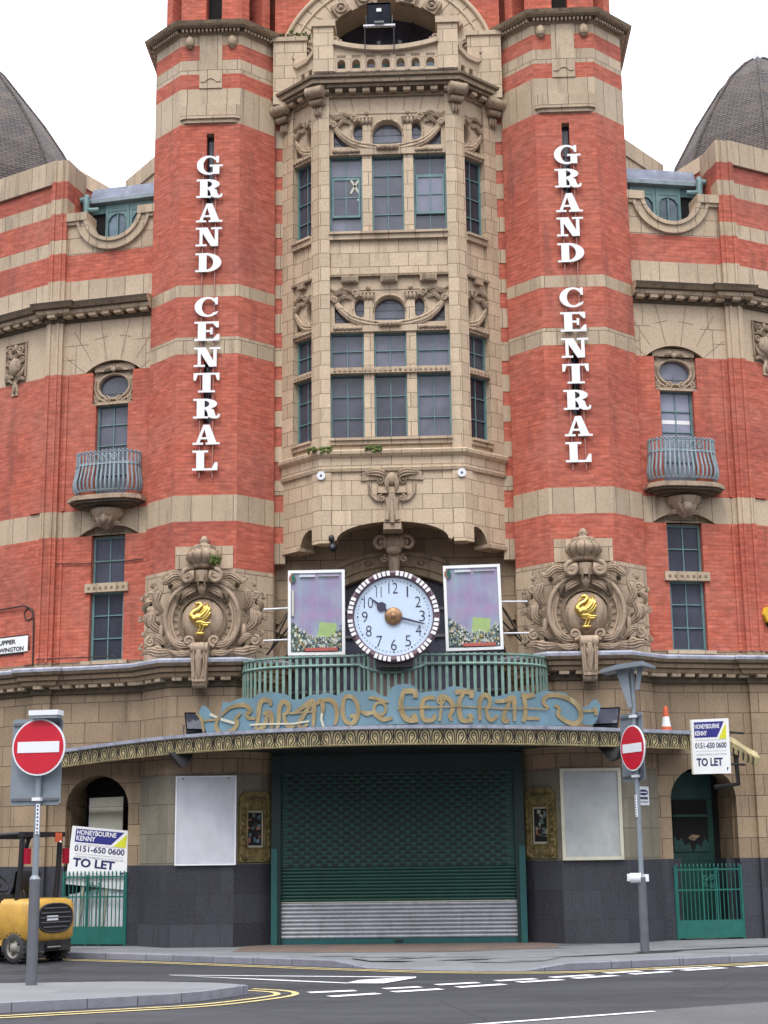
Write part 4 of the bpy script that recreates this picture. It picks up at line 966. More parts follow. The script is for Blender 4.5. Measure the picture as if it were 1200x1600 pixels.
g.box(-1.6, 1.6, 1.45, 1.5, 19.0, 19.05, 'dark_iron'); g.box(-1.15, -.6, 1.47, 1.5, 18.5, 19.0, 'shutter_green'); g.box(-.1, .12, 1.47, 1.5, 18.3, 18.95, 'shutter_green'); g.box(.40, 1.05, 1.47, 1.5, 18.4, 18.98, 'glass_teal')
g.build('roof_arch_window', TH)
b = MB(); y0 = -.27
top = [(x, 18.15+.17*abs(x/1.10)**2.0) for x in [1.10-2.20*k/20 for k in range(21)]]
hs_ = []
for k in range(7):
    x = -.93+k*.31; hs_.append([(x-.085, 17.79), (x+.085, 17.79)] + arcpts(x, 17.91, .085, .085, 0, 180, 8))
b.prism([(-1.10, 17.72), (1.10, 17.72)] + top, y0, y0+.2, 'stone_plain', holes=hs_)
for k in range(7):
    x = -.93+k*.31; b.box(x-.095, x+.095, y0-.004, y0+.02, 18.035, 18.095, 'carved_dark'); b.box(x-.19, x-.12, y0-.03, y0, 17.72, 18.03, 'stone_plain')
for k in range(20):
    (xa, za), (xb, zb) = top[k], top[k+1]; b.prism([(xb, zb), (xa, za), (xa, za+.10), (xb, zb+.10)], y0-.09, y0+.28, 'stone_plain')
for e in (-1, 1):
    b.box(*sorted((e*1.09, e*1.51)), y0-.05, y0+.36, 17.72, 18.74, 'stone_small'); b.box(*sorted((e*1.05, e*1.55)), y0-.09, y0+.40, 18.74, 18.88, 'stone_plain')
    vol(b, e*1.03, 18.44, .10, y0-.02, 'carved', 0 if e < 0 else 180, e)
    q = MB(Matrix.Translation((1.50, .02, 0)) @ rot2(math.radians(44)), e)
    q.prism([(0, 17.72), (.80, 17.72), (.80, 18.36), (.55, 18.18), (.25, 18.18), (0, 18.30)], .0, .16, 'stone_plain', holes=[[(x-.06, 17.79), (x+.06, 17.79)] + arcpts(x, 17.95, .06, .06, 0, 180, 6) for x in (.16, .40, .64)])
    q.prism([(0, 18.30), (.25, 18.18), (.55, 18.18), (.80, 18.36), (.80, 18.46), (.55, 18.28), (.25, 18.28), (0, 18.40)], -.06, .22, 'stone_plain'); vol(q, .76, 18.44, .10, -.04, 'carved', 180, -1)
    i = len(b.V); b.V += q.V; b.F += [(tuple(i+j for j in f[0]), f[1], f[2]) for f in q.F]
b.build('stone_balustrade', TH)

# ---- cartouches with gilded birds
def cartouche(sx):
    m_ = MB(Matrix.Translation((3.71, 0, 0)) @ Matrix.Diagonal((1, 1.05, 1, 1)), sx)
    U = lambda x: (x-545)*.00283*sx*1.0; Z = lambda y: 7.26-(y-330)*.00275
    K = 'carved'
    # dished oval shield
    prof = [(.76, .00), (.77, -.12), (.72, -.17), (.66, -.16), (.60, -.10), (.47, -.07), (.455, -.12), (.43, -.13)]
    rows = [[(r*.97*math.cos(2*PI*k/36), y, 6.27+r*math.sin(2*PI*k/36)) for k in range(36)] for r, y in prof]
    m_.grid(rows, K, True, cu=True)
    m_.ell((0, -.04, 6.24), (.44, .22, .45), K, n=20, m=10)
    m_.tube([(.455*math.cos(2*PI*k/30), -.13, 6.24+.46*math.sin(2*PI*k/30)) for k in range(30)], .018, 'carved_dark', 5, closed=True)
    for e in (-1, 1):
        m_.tube([(e*.72*math.sin(math.radians(a)), -.18, 6.27+.74*math.cos(math.radians(a))) for a in range(20, 172, 8)], .045, K, 7)
        m_.tube([(e*.60*math.sin(math.radians(a)), -.15, 6.25+.64*math.cos(math.radians(a))) for a in range(60, 165, 8)], .03, K, 6)
        vol(m_, e*.25, 5.83, .11, -.22, K, -90 if e > 0 else -90, -e, thick=.04)
        leaf(m_, [(e*.25, 5.74), (e*.48, 5.78), (e*.66, 6.0)], .07, -.18, K)
        # scrolls over the shield
        vol(m_, e*.26, 7.08, .145, -.30, K, 90, -e, thick=.05); m_.tube([(e*.14, -.22, 7.10), (e*.40, -.22, 7.06)], .12, K, 10)
        leaf(m_, [(e*.36, 7.1), (e*.56, 7.12), (e*.74, 7.0), (e*.86, 7.06)], .075, -.10, K); leaf(m_, [(e*.30, 6.96), (e*.48, 6.92), (e*.62, 6.84)], .06, -.16, K)
        leaf(m_, [(e*.12, 6.86), (e*.30, 6.78), (e*.40, 6.66)], .075, -.16, K); leaf(m_, [(e*.34, 6.86), (e*.46, 6.76), (e*.48, 6.6)], .05, -.16, 'carved_dark')
        # side foliage
        leaf(m_, [(e*.80, 6.42), (e*.92, 6.62), (e*.86, 6.84), (e*1.0, 6.80)], .085, -.06, K); vol(m_, e*1.02, 6.74, .085, -.07, K, 0, e, thick=.035)
        leaf(m_, [(e*.82, 6.05), (e*1.0, 6.20), (e*.98, 6.42), (e*1.12, 6.45)], .085, -.05, K); leaf(m_, [(e*1.0, 6.42), (e*1.12, 6.30), (e*1.06, 6.12)], .06, -.06, K)
        leaf(m_, [(e*1.05, 6.62), (e*1.15, 6.52), (e*1.10, 6.36)], .055, -.05, 'carved_dark')
        leaf(m_, [(e*.70, 5.78), (e*.86, 5.92), (e*.98, 5.90)], .07, -.08, K); vol(m_, e*1.02, 5.84, .10, -.08, K, 90, -e, thick=.04)
        leaf(m_, [(e*.60, 5.64), (e*.84, 5.62), (e*1.04, 5.66), (e*1.2, 5.58)], .09, -.10, K); vol(m_, e*.86, 5.66, .09, -.14, K, 0, e, thick=.04)
        leaf(m_, [(e*.2, 5.62), (e*.4, 5.58), (e*.62, 5.66)], .06, -.20, K); m_.ell((e*.80, -.08, 6.02), (.06, .08, .16), K)
    m_.tube([(0, -.24, 6.98), (0, -.25, 7.2)], .13, K, 10); leaf(m_, [(0, 6.98), (0, 6.86), (0, 6.72)], .09, -.20, K)
    for e in (-1, 1): m_.tube([(e*.07, -.30, 7.18), (e*.07, -.36, 7.05), (e*.06, -.30, 6.9)], .025, 'carved_dark', 5)
    rr = random.Random(31)
    for e in (-1, 1):                                                    # dark spots painting the shade of drilled hollows; small curled sprigs
        for x, z, r in ((.88, 6.55, .05), (1.04, 6.60, .04), (.90, 6.20, .05), (1.10, 6.22, .04), (.78, 5.80, .05), (.94, 5.76, .04), (.66, 6.95, .05), (.44, 6.62, .05), (.52, 5.66, .04), (1.12, 5.72, .03), (.34, 6.80, .04)): m_.ell((e*x, -.02 if x > .6 else -.12, z), (r, .03, r*1.3), 'carved_darker', n=8, m=4)
        for x, z, a_ in ((.98, 6.9, 60), (1.14, 6.66, 20), (1.16, 6.28, -20), (.90, 6.36, 140), (1.12, 5.95, 40), (.72, 6.0, 120), (1.16, 5.70, 10), (.56, 7.16, 100), (.80, 7.04, 40)):
            t_ = math.radians(a_); leaf(m_, [(e*x, z), (e*(x+.07*math.cos(t_)), z+.07*math.sin(t_)), (e*(x+.10*math.cos(t_+.7)), z+.11*math.sin(t_+.7))], .035, -.05, K); vol(m_, e*(x+.08*math.cos(t_+.9)), z+.09*math.sin(t_+.9), .035, -.08, K, 90, e, thick=.014, eye=False)
        for k in range(9): a_ = math.radians(35+14*k); m_.tube([(e*.50*math.sin(a_), -.10, 6.25+.53*math.cos(a_)), (e*.68*math.sin(a_), -.155, 6.26+.70*math.cos(a_))], .010, 'carved_dark', 4)
    # urn
    m_.lathe([(.0, 7.28), (.20, 7.28), (.22, 7.33), (.20, 7.36), (.30, 7.42), (.345, 7.50), (.33, 7.58), (.25, 7.63), (.22, 7.66), (.23, 7.70), (.22, 7.73), (.12, 7.75), (.07, 7.79), (.11, 7.84), (.06, 7.88), (.05, 7.92), (0, 7.94)], (0, -.03, 0), K, 18)
    for k in range(7):
        a = PI+PI*k/6; m_.tube([(r*math.cos(a), -.03+r*math.sin(a), z) for r, z in ((.26, 7.38), (.35, 7.48), (.345, 7.54), (.27, 7.63))], .014, 'carved_dark', 5)
    # keystone console over the cornice
    m_.prism([(-.17, 5.72), (.17, 5.72), (.13, 5.02), (-.13, 5.02)], -.48, 0, K, back=False)
    m_.tube([(-.165, -.40, 5.66), (.165, -.40, 5.66)], .12, K, 10); m_.tube([(-.13, -.34, 5.0), (.13, -.34, 5.0)], .10, K, 10); m_.tube([(-.12, -.18, 4.88), (.12, -.18, 4.88)], .07, 'carved_dark', 8)
    m_.tube([(0, -.50, 5.62), (0, -.54, 5.4), (0, -.46, 5.1)], [.05, .06, .04], K, 7); m_.ell((0, -.52, 5.46), (.08, .05, .09), K)
    for e in (-1, 1): m_.tube([(e*.10, -.49, 5.6), (e*.09, -.50, 5.1)], .022, K, 5)
    o = m_.build('carved_cartouche', TH)
    # bird (not mirrored: both face the same way)
    q = MB(Matrix.Translation((3.71*sx-.02, -.29, 6.27)))
    C = lambda pts: [((a-555)*.00092, (900-c2)*.00092) for a, c2 in pts]
    def T(pts, r, y=0): q.tube([(a, y, z) for a, z in smooth_line(C(pts), 5)], r, 'gold', 8)
    n5 = lambda k, r0_, r1_: [r0_+(r1_-r0_)*j/(k*5) for j in range(k*5+1)]
    T([(430, 930), (385, 850), (440, 770), (530, 720), (580, 650), (545, 592), (490, 600)], n5(6, .075, .032), -.01); q.ell((-.06, -.01, .275), (.042, .035, .034), 'gold', n=8, m=5)
    T([(490, 610), (430, 660), (385, 705)], n5(2, .022, .006))
    q.ell((-.05, .02, .0), (.13, .08, .115), 'gold'); q.ell((-.03, .02, -.09), (.10, .07, .08), 'gold')
    for pts, r in (([(500, 900), (610, 840), (690, 720), (700, 570)], .06), ([(540, 930), (660, 870), (735, 740), (740, 620)], .05), ([(560, 960), (680, 910), (750, 810), (750, 720)], .042), ([(470, 860), (570, 800), (640, 700), (660, 600)], .045)):
        T(pts, [r*(.6+.4*math.sin(PI*min(1, j/15+.2)))*(1 if j < 12 else .55) for j in range(16)], .01)
    for pts in ([(560, 990), (660, 1020), (770, 1010)], [(550, 1010), (640, 1060), (730, 1050)]): T(pts, n5(2, .05, .018))
    for pts in ([(520, 1030), (555, 1110), (515, 1215)], [(590, 1030), (622, 1105), (575, 1215)]): T(pts, n5(2, .03, .018))
    q.ell((0, .0, -.305), (.11, .05, .028), 'gold', n=10, m=5)
    q.build('gilded_bird', o)
for sx in (-1, 1): cartouche(sx)

# ---- canopy over the entrance
CE = [(-7.0, .62, 3.46), (-6.0, .30, 3.55), (-5.0, -.16, 3.62), (-4.1, -.62, 3.66), (-3.1, -1.12, 3.675), (-2.0, -1.62, 3.675), (-1, -1.90, 3.675), (0, -2.0, 3.675), (1, -1.90, 3.675), (2.0, -1.62, 3.675), (3.1, -1.12, 3.675), (4.1, -.62, 3.67), (5.0, -.16, 3.66), (5.68, .16, 3.65)]
ce = smooth_line(CE, 6); cxy = [(p[0], p[1]) for p in ce]; cof = miter(cxy)
b = MB(); Hf = .285
bk_ = []
for p in ce:
    x = abs(p[0]); yb = 1.05 if x < 2.6 else (.35 if x < 4.2 else .4+(x-4.2)*.5); bk_.append((p[0]*(.97 if x > 5 else 1), max(yb, p[1]+.2)))
row = lambda dz, o: [(p[0]+q.x*o, p[1]+q.y*o, p[2]+dz) for p, q in zip(ce, cof)]
rb = lambda dz: [(q[0], q[1], p[2]+dz) for p, q in zip(ce, bk_)]
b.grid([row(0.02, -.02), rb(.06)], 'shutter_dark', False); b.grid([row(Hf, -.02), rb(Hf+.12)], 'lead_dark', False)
b.grid([row(Hf-.03, -.02), row(Hf-.01, .08), row(Hf+.05, .09), row(Hf+.06, -.1)], 'lead', False)
CAN = b.build('canopy', TH)
f = MB(); f.grid([row(0, 0), row(Hf, 0)], 'fascia_gold', False); f.grid([row(0, -.03), row(-.012, .0), row(.012, .02), row(.02, .0)], 'fascia_gold', False)
L = [0]
for p, q in zip(ce[:-1], ce[1:]): L.append(L[-1]+math.hypot(q[0]-p[0], q[1]-p[1]))
def fas(d, t, o):
    d = max(0, min(L[-1]-1e-6, d)); k = next(j for j in range(len(L)-1) if d <= L[j+1]); u = (d-L[k])/(L[k+1]-L[k])
    A_, B2 = ce[k], ce[k+1]; n = cof[k].lerp(cof[k+1], u)
    return (A_[0]+(B2[0]-A_[0])*u+n.x*o, A_[1]+(B2[1]-A_[1])*u+n.y*o, A_[2]+(B2[2]-A_[2])*u+t*Hf)
def fline(mb, pts, d0, w, wd, mat, o=.006):
    q = smooth_line(pts, 5); rows = [[], []]
    for k in range(len(q)):
        a, c2 = q[max(k-1, 0)], q[min(k+1, len(q)-1)]; t = Vector(((c2[0]-a[0])*w, (c2[1]-a[1])*Hf)).normalized()
        for j, e in enumerate((-1, 1)): rows[j].append(fas(d0+q[k][0]*w-e*t.y*wd/2, q[k][1]+e*t.x*wd/2/Hf, o))
    mb.grid(rows, mat, False)
w_ = .222; k = 0; d = .02
while d+w_ < L[-1]:
    sg = 1 if k % 2 else -1; X_ = lambda u: .5+sg*(u-.5)
    for pts, wd in (([(.08, .04), (.08, .50), (.20, .82), (.48, .94), (.76, .82), (.88, .55), (.84, .32), (.70, .16), (.60, .04)], .022), ([(.28, .04), (.26, .46), (.36, .66), (.50, .72), (.64, .64), (.68, .48), (.60, .34), (.46, .22), (.44, .06)], .020), ([(.47, .50), (.50, .56)], .030), ([(.90, .04), (.86, .14)], .022), ([(.99, .04), (.985, .5), (1.0, .97)], .018)):
        fline(f, [(X_(u), v) for u, v in pts], d, w_, wd, 'black_paint')
    d += w_; k += 1
fline(f, [(0, .97), (.5, .97), (1, .97)], 0, L[-1], .018, 'black_paint') if False else None
f.build('gilt_fascia', CAN)
t_ = MB()                                                                               # torn end of the fascia
pts = [(5.95, .22, 3.90), (6.25, .30, 3.86), (6.5, .42, 3.74), (6.72, .55, 3.6), (6.95, .66, 3.5)]
t_.grid([[(x, y, z+.10) for x, y, z in pts], [(x+.03, y-.05, z-.02) for x, y, z in pts], [(x, y-.01, z-.20+.03*(k % 2)) for k, (x, y, z) in enumerate(pts)]], 'fascia_gold', False)
for k in range(9):
    x = 5.98+k*.1; z = 3.86-max(0, (x-6.1))*.42; t_.tube([(x, .16+k*.05, z), (x+.07, .15+k*.05, z-.10), (x+.05, .17+k*.05, z-.22)], .014, 'black_paint', 5)
t_.tube([(6.5, .5, 3.6), (6.52, .5, 3.0), (6.1, .7, 2.95)], .05, 'dark_iron', 6)
t_.build('torn_fascia', CAN)

# ---- roller shutter and its surround
b = MB()
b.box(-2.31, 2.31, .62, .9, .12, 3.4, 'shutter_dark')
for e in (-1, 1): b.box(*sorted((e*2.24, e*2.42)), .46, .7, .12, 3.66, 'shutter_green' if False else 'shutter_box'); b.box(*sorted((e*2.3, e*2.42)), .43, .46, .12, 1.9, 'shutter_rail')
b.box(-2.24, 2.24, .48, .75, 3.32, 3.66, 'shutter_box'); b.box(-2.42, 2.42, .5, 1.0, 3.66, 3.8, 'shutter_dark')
RS = b.build('roller_shutter', TH)
def slats(z0, z1, h, mat, name, amp=1.0):
    m_ = MB(); n = round((z1-z0)/h); h = (z1-z0)/n
    prof = []
    for k in range(n):
        for t, o in ((0, .0), (.2, .02), (.5, .028), (.8, .02), (.97, .0)): prof.append((.60-.02*(1-amp)-o*amp, z0+(k+t)*h))
    prof.append((.60, z1))
    m_.grid([[(-2.24, y, z) for y, z in prof], [(2.24, y, z) for y, z in prof]], mat, False)
    return m_
m_ = slats(.22, .89, .0745, 'shutter_silver', ''); m_.build('silver_slats', RS)
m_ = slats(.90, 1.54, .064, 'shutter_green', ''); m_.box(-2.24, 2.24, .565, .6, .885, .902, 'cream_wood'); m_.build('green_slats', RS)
m_ = slats(1.54, 3.34, .075, 'shutter_mesh', '', .25)
for r in range(24):
    for k in range(20):
        x = -2.06+k*.215+(r % 2)*.107; z = 1.552+r*.075
        if x < 2.12: m_.box(x-.064, x+.064, .570, .585, z, z+.052, 'shutter_dark')
m_.build('pierced_slats', RS)
m_ = MB(); m_.box(-2.24, 2.24, .55, .6, .125, .22, 'shutter_rail'); m_.box(-.08, .08, .54, .55, .15, .20, 'black_paint'); m_.build('bottom_rail', RS)
# gilt display frames on the splayed walls beside the shutter
FI = Matrix.Translation((2.42, .66, 0)) @ rot2(math.atan2(-.66, .66))
for sx in (-1, 1):
    d_ = MB(FI, sx); c = .45
    d_.prism([(c-.38, 1.66), (c+.38, 1.66), (c+.38, 2.86), (c+.25, 2.98), (c-.25, 2.98), (c-.38, 2.86)], -.05, .0, 'old_gold', holes=[[(c-.20, 1.92), (c+.20, 1.92), (c+.20, 2.62), (c-.20, 2.62)]])
    d_.tube([(c-.21, -.06, 1.92), (c+.21, -.06, 1.92), (c+.21, -.06, 2.63), (c-.21, -.06, 2.63)], .022, 'old_gold', 5, closed=True)
    for e in (-1, 1):
        for k in range(6): leaf(d_, [(c+e*.27, 1.95+k*.12), (c+e*.31, 2.0+k*.12), (c+e*.25, 2.06+k*.12)], .03, -.05, 'old_gold')
        vol(d_, c+e*.16, 1.78, .08, -.05, 'old_gold', 90, e); vol(d_, c+e*.14, 2.74, .07, -.05, 'old_gold', -90, e); leaf(d_, [(c+e*.2, 1.70), (c+e*.3, 1.76), (c+e*.3, 1.88)], .04, -.05, 'old_gold')
    text_into(d_, 'Grand Central', c, 2.83, .07, -.056, 'black_paint', .5)
    for k in range(26): d_.ell((c+(-.34 if k % 2 else .34)+.02*math.sin(k*2.1), -.045, 1.72+k*.047), (.035, .02, .03), 'old_gold', n=6, m=4)
    o = d_.build('display_frame', TH)
    p_ = MB(FI, sx); p_.box(c-.20, c+.20, -.012, 0, 1.92, 2.62, 'cream_wood'); p_.box(c-.165, c+.165, -.02, -.012, 1.97, 2.58, 'interior_dark')
    rr = random.Random(5+sx)
    for k in range(34):
        x, z, w2, h2 = c+rr.uniform(-.14, .12), rr.uniform(1.98, 2.5), rr.uniform(.02, .09), rr.uniform(.02, .10)
        p_.box(x, min(x+w2, c+.16), -.024-k*.0003, -.02, z, min(z+h2, 2.575), rr.choice(['crowd_a', 'crowd_a', 'crowd_f', 'crowd_d', 'interior_dark', 'interior_dark', 'cable', 'crowd_b']))
    p_.build('faded_poster', o)
# ---- iron balustrade of the first floor balcony
half = [(2.93, .02), (2.88, -.30), (2.70, -.62), (2.40, -.88), (1.9, -1.06), (1.2, -1.13), (.62, -1.14)]
pathb = [(-x, y) for x, y in half] + [(-.45, -1.30), (-.2, -1.40), (0, -1.42), (.2, -1.40), (.45, -1.30)] + half[::-1]
pb = smooth_line(pathb, 6); Lb = [0]
for p, q in zip(pb[:-1], pb[1:]): Lb.append(Lb[-1]+math.dist(p, q))
def along(d):
    k = next((j for j in range(len(Lb)-1) if d <= Lb[j+1]), len(Lb)-2); u = (d-Lb[k])/(Lb[k+1]-Lb[k]); return (pb[k][0]+(pb[k+1][0]-pb[k][0])*u, pb[k][1]+(pb[k+1][1]-pb[k][1])*u, math.atan2(pb[k+1][1]-pb[k][1], pb[k+1][0]-pb[k][0]))
b = MB(); n = 56
for k in range(n):
    x, y, a = along((k+.5)/n*Lb[-1]); q = MB(Matrix.Translation((x, y, 0)) @ rot2(a))
    q.box(-.028, .028, -.008, .008, 4.36, 5.36, 'iron_green'); q.box(-.032, .032, -.03, .012, 5.36, 5.40, 'iron_green')
    i = len(b.V); b.V += q.V; b.F += [(tuple(i+j for j in f_[0]), f_[1], f_[2]) for f_ in q.F]
IR = b.build('iron_balustrade', TH)
b = MB()
b.tube([(*p, 5.37) for p in pb], .02, 'iron_green', 5); b.tube([(*p, 4.38) for p in pb], .025, 'iron_green', 5)
b.tube([(p[0], p[1]-.015, 5.20-(.18*max(0, 1-(p[0]/.62)**2) if abs(p[0]) < .62 else 0)) for p in pb], .028, 'iron_green', 6)
b.build('balustrade_rail', IR)
b = MB(); b.sweep([(-.45, -1.2), (-.2, -1.30), (0, -1.32), (.2, -1.30), (.45, -1.2)], [(0, 4.45), (0, 5.3)], 'pink_backing'); b.build('backing_panel', IR)
b = MB(); b.plan([(x, y) for x, y in pb] + [(2.3, 1.0), (-2.3, 1.0)], 4.24, 4.34, 'soffit'); b.build('balcony_floor', TH)

# ================================================================== things fixed to, or standing before, the theatre
# ---- slab-serif letters on the towers
def ring(cx, cy, rx, ry, ix, iy, icx, a0, a1, n=22):
    A = arcpts(cx, cy, rx, ry, a0, a1, n); B_ = arcpts(icx, cy, ix, iy, a1, a0, n); return A+B_
R_ = lambda a, b_, c2, d: [(a, b_), (c2, b_), (c2, d), (a, d)]
GL = {
 'L': [R_(0, .9, .6, 1), R_(.15, 0, .45, 1), R_(0, 0, .96, .11), [(.84, .05), (.96, .05), (.96, .40), (.86, .40), (.74, .1)]],
 'E': [R_(0, .9, .95, 1), R_(0, 0, .98, .1), R_(.14, 0, .45, 1), R_(.45, .45, .66, .56), R_(.62, .33, .71, .68), [(.70, .92), (.95, .95), (.95, .68), (.87, .68)], [(.72, .08), (.98, .05), (.98, .34), (.90, .34)]],
 'T': [R_(0, .9, 1, 1), R_(.35, 0, .66, 1), R_(.18, 0, .83, .1), [(0, .95), (.16, .92), (.09, .62), (0, .62)], [(1, .95), (.84, .92), (.91, .62), (1, .62)]],
 'D': [R_(0, .9, .5, 1), R_(0, 0, .5, .1), R_(.14, 0, .44, 1), ring(.40, .5, .62, .5, .30, .39, .40, -90, 90)],
 'N': [R_(.15, 0, .27, 1), R_(.75, 0, .88, 1), [(.12, 1), (.46, 1), (.88, 0), (.60, 0)], R_(0, .9, .40, 1), R_(0, 0, .43, .1), R_(.60, .9, 1.03, 1)],
 'A': [[(.12, .05), (.25, .05), (.50, .98), (.40, .98)], [(.60, .05), (.93, .05), (.64, 1), (.40, 1)], R_(.26, .27, .74, .37), R_(0, 0, .40, .1), R_(.50, 0, 1.04, .1)],
 'R': [R_(0, .9, .5, 1), R_(0, 0, .58, .1), R_(.14, 0, .44, 1), ring(.42, .73, .50, .27, .20, .17, .42, -90, 90), [(.44, .46), (.66, .52), (.80, .42), (.84, .22), (.88, .12), (.94, .12), (.96, .22), (1.04, .20), (1.01, .04), (.90, -.02), (.72, -.01), (.58, .08), (.55, .30), (.50, .40)]],
 'C': [ring(.50, .5, .50, .52, .26, .42, .54, 42, 318, 30), R_(.80, .62, .90, 1.0), [(.70, .90), (.86, .98), (.86, .66), (.78, .72)], [(.80, .22), (.92, .28), (.86, .12), (.74, .06)]],
 'G': [ring(.48, .5, .48, .52, .26, .42, .52, 42, 318, 30), R_(.78, .64, .88, 1.0), [(.68, .90), (.84, .98), (.84, .68), (.76, .74)], R_(.64, .02, .90, .48), R_(.52, .42, 1.04, .52)],
}
LZ = [('G', 15.59), ('R', 15.07), ('A', 14.53), ('N', 14.0), ('D', 13.44), ('C', 12.48), ('E', 11.96), ('N', 11.41), ('T', 10.87), ('R', 10.33), ('A', 9.786), ('L', 9.255)]
for sx, lab in ((-1, 'white vertical slab serif lettering GRAND CENTRAL on the left brick tower'), (1, 'white vertical slab serif lettering GRAND CENTRAL on the right brick tower')):
    root = thing('tower_sign', (3.71*sx, -.05, 9.2), lab, 'sign', 'white lettering down the towers')
    for ch, z in LZ:
        m_ = MB(); x0 = 3.70*sx-.265
        for k, lp in enumerate(GL[ch]): m_.prism([(x0+u*.525, z+v*.41) for u, v in lp], -.085-.0006*k, -.055, 'white_paint')
        m_.build('letter', root)
    m_ = MB()
    for e in (-.13, .13): m_.box(3.70*sx+e-.007, 3.70*sx+e+.007, -.055, -.004, 9.1, 16.1, 'rail_pink')
    m_.build('fixing_rail', root)

# ---- clock on the balcony
ck = thing('clock', (.05, -1.6, 5.2), 'round pale blue faced clock with dark numerals and a beaded rim over the balcony', 'clock')
cx, cz = .05, 6.02; CM = Matrix.Translation((cx, -1.66, cz))
m_ = MB(CM); m_.disc((0, 0), .74, .0, .18, 'clock_face', 48)
for k in range(60):
    a = 2*PI*k/60; r = .655; q = .016 if k % 5 == 0 else .009
    m_.disc((r*math.sin(a), r*math.cos(a)), q, -.008, .0, 'clock_ink', 8)
for h in range(1, 13):
    a = 2*PI*h/12; hh = .20; text_into(m_, str(h), .525*math.sin(a), .525*math.cos(a)-hh/2, hh, -.006, 'clock_ink', width=(.17 if h in (10, 12) else .10 if h == 11 else .028 if h == 1 else .105), bold=-.01)
m_.build('clock_face', ck)
m_ = MB(CM)
prof = [(.72, .0), (.735, -.05), (.80, -.07), (.845, -.04), (.85, .12)]
m_.grid([[(r*math.cos(2*PI*k/72), y, r*math.sin(2*PI*k/72)) for k in range(72)] for r, y in prof], 'clock_pink', False, cu=True)
for k in range(60):
    if k % 5 == 0: continue
    a = 2*PI*k/60; d_ = .036
    q = [( r*math.sin(a+e), -.085, r*math.cos(a+e)) for r, e in ((.75, -d_), (.75, d_), (.838, d_*.94), (.838, -d_*.94))]
    m_.face(q, 'white_paint')
    for i in range(4): p0_, p1_ = q[i], q[(i+1) % 4]; m_.face([p0_, p1_, (p1_[0], -.03, p1_[2]), (p0_[0], -.03, p0_[2])], 'white_paint')
m_.build('clock_rim', ck)
def hand(pts, ang, y):
    m_ = MB(CM); c_, s_ = math.cos(ang), math.sin(ang)
    m_.prism([(x*c_+z*s_, -x*s_+z*c_) for x, z in pts], y-.01, y, 'clock_ink'); return m_
hand([(-.03, 0), (-.025, .20), (-.09, .25), (-.075, .33), (-.02, .37), (-.012, .47), (0, .52), (.012, .47), (.02, .37), (.075, .33), (.09, .25), (.025, .20), (.03, 0)], math.radians(310), -.02).build('hour_hand', ck)
hand([(-.028, -.1), (-.012, .57), (0, .60), (.012, .57), (.028, -.1)], math.radians(105), -.04).build('minute_hand', ck)
m_ = MB(CM); m_.ell((0, -.03, 0), (.165, .05, .165), 'bronze', n=20, m=8); m_.ell((0, -.08, 0), (.05, .03, .05), 'bronze'); m_.build('clock_boss', ck)
m_ = MB(CM); m_.box(-.3, .3, .18, .3, -.3, .3, 'dark_iron'); m_.tube([(-.2, .25, 0), (-.2, 2.4, .1)], .04, 'dark_iron'); m_.tube([(.2, .25, 0), (.2, 2.4, .1)], .04, 'dark_iron'); m_.box(-.34, .34, .02, .25, -.93, -.70, 'dark_iron'); m_.build('clock_bracket', ck)

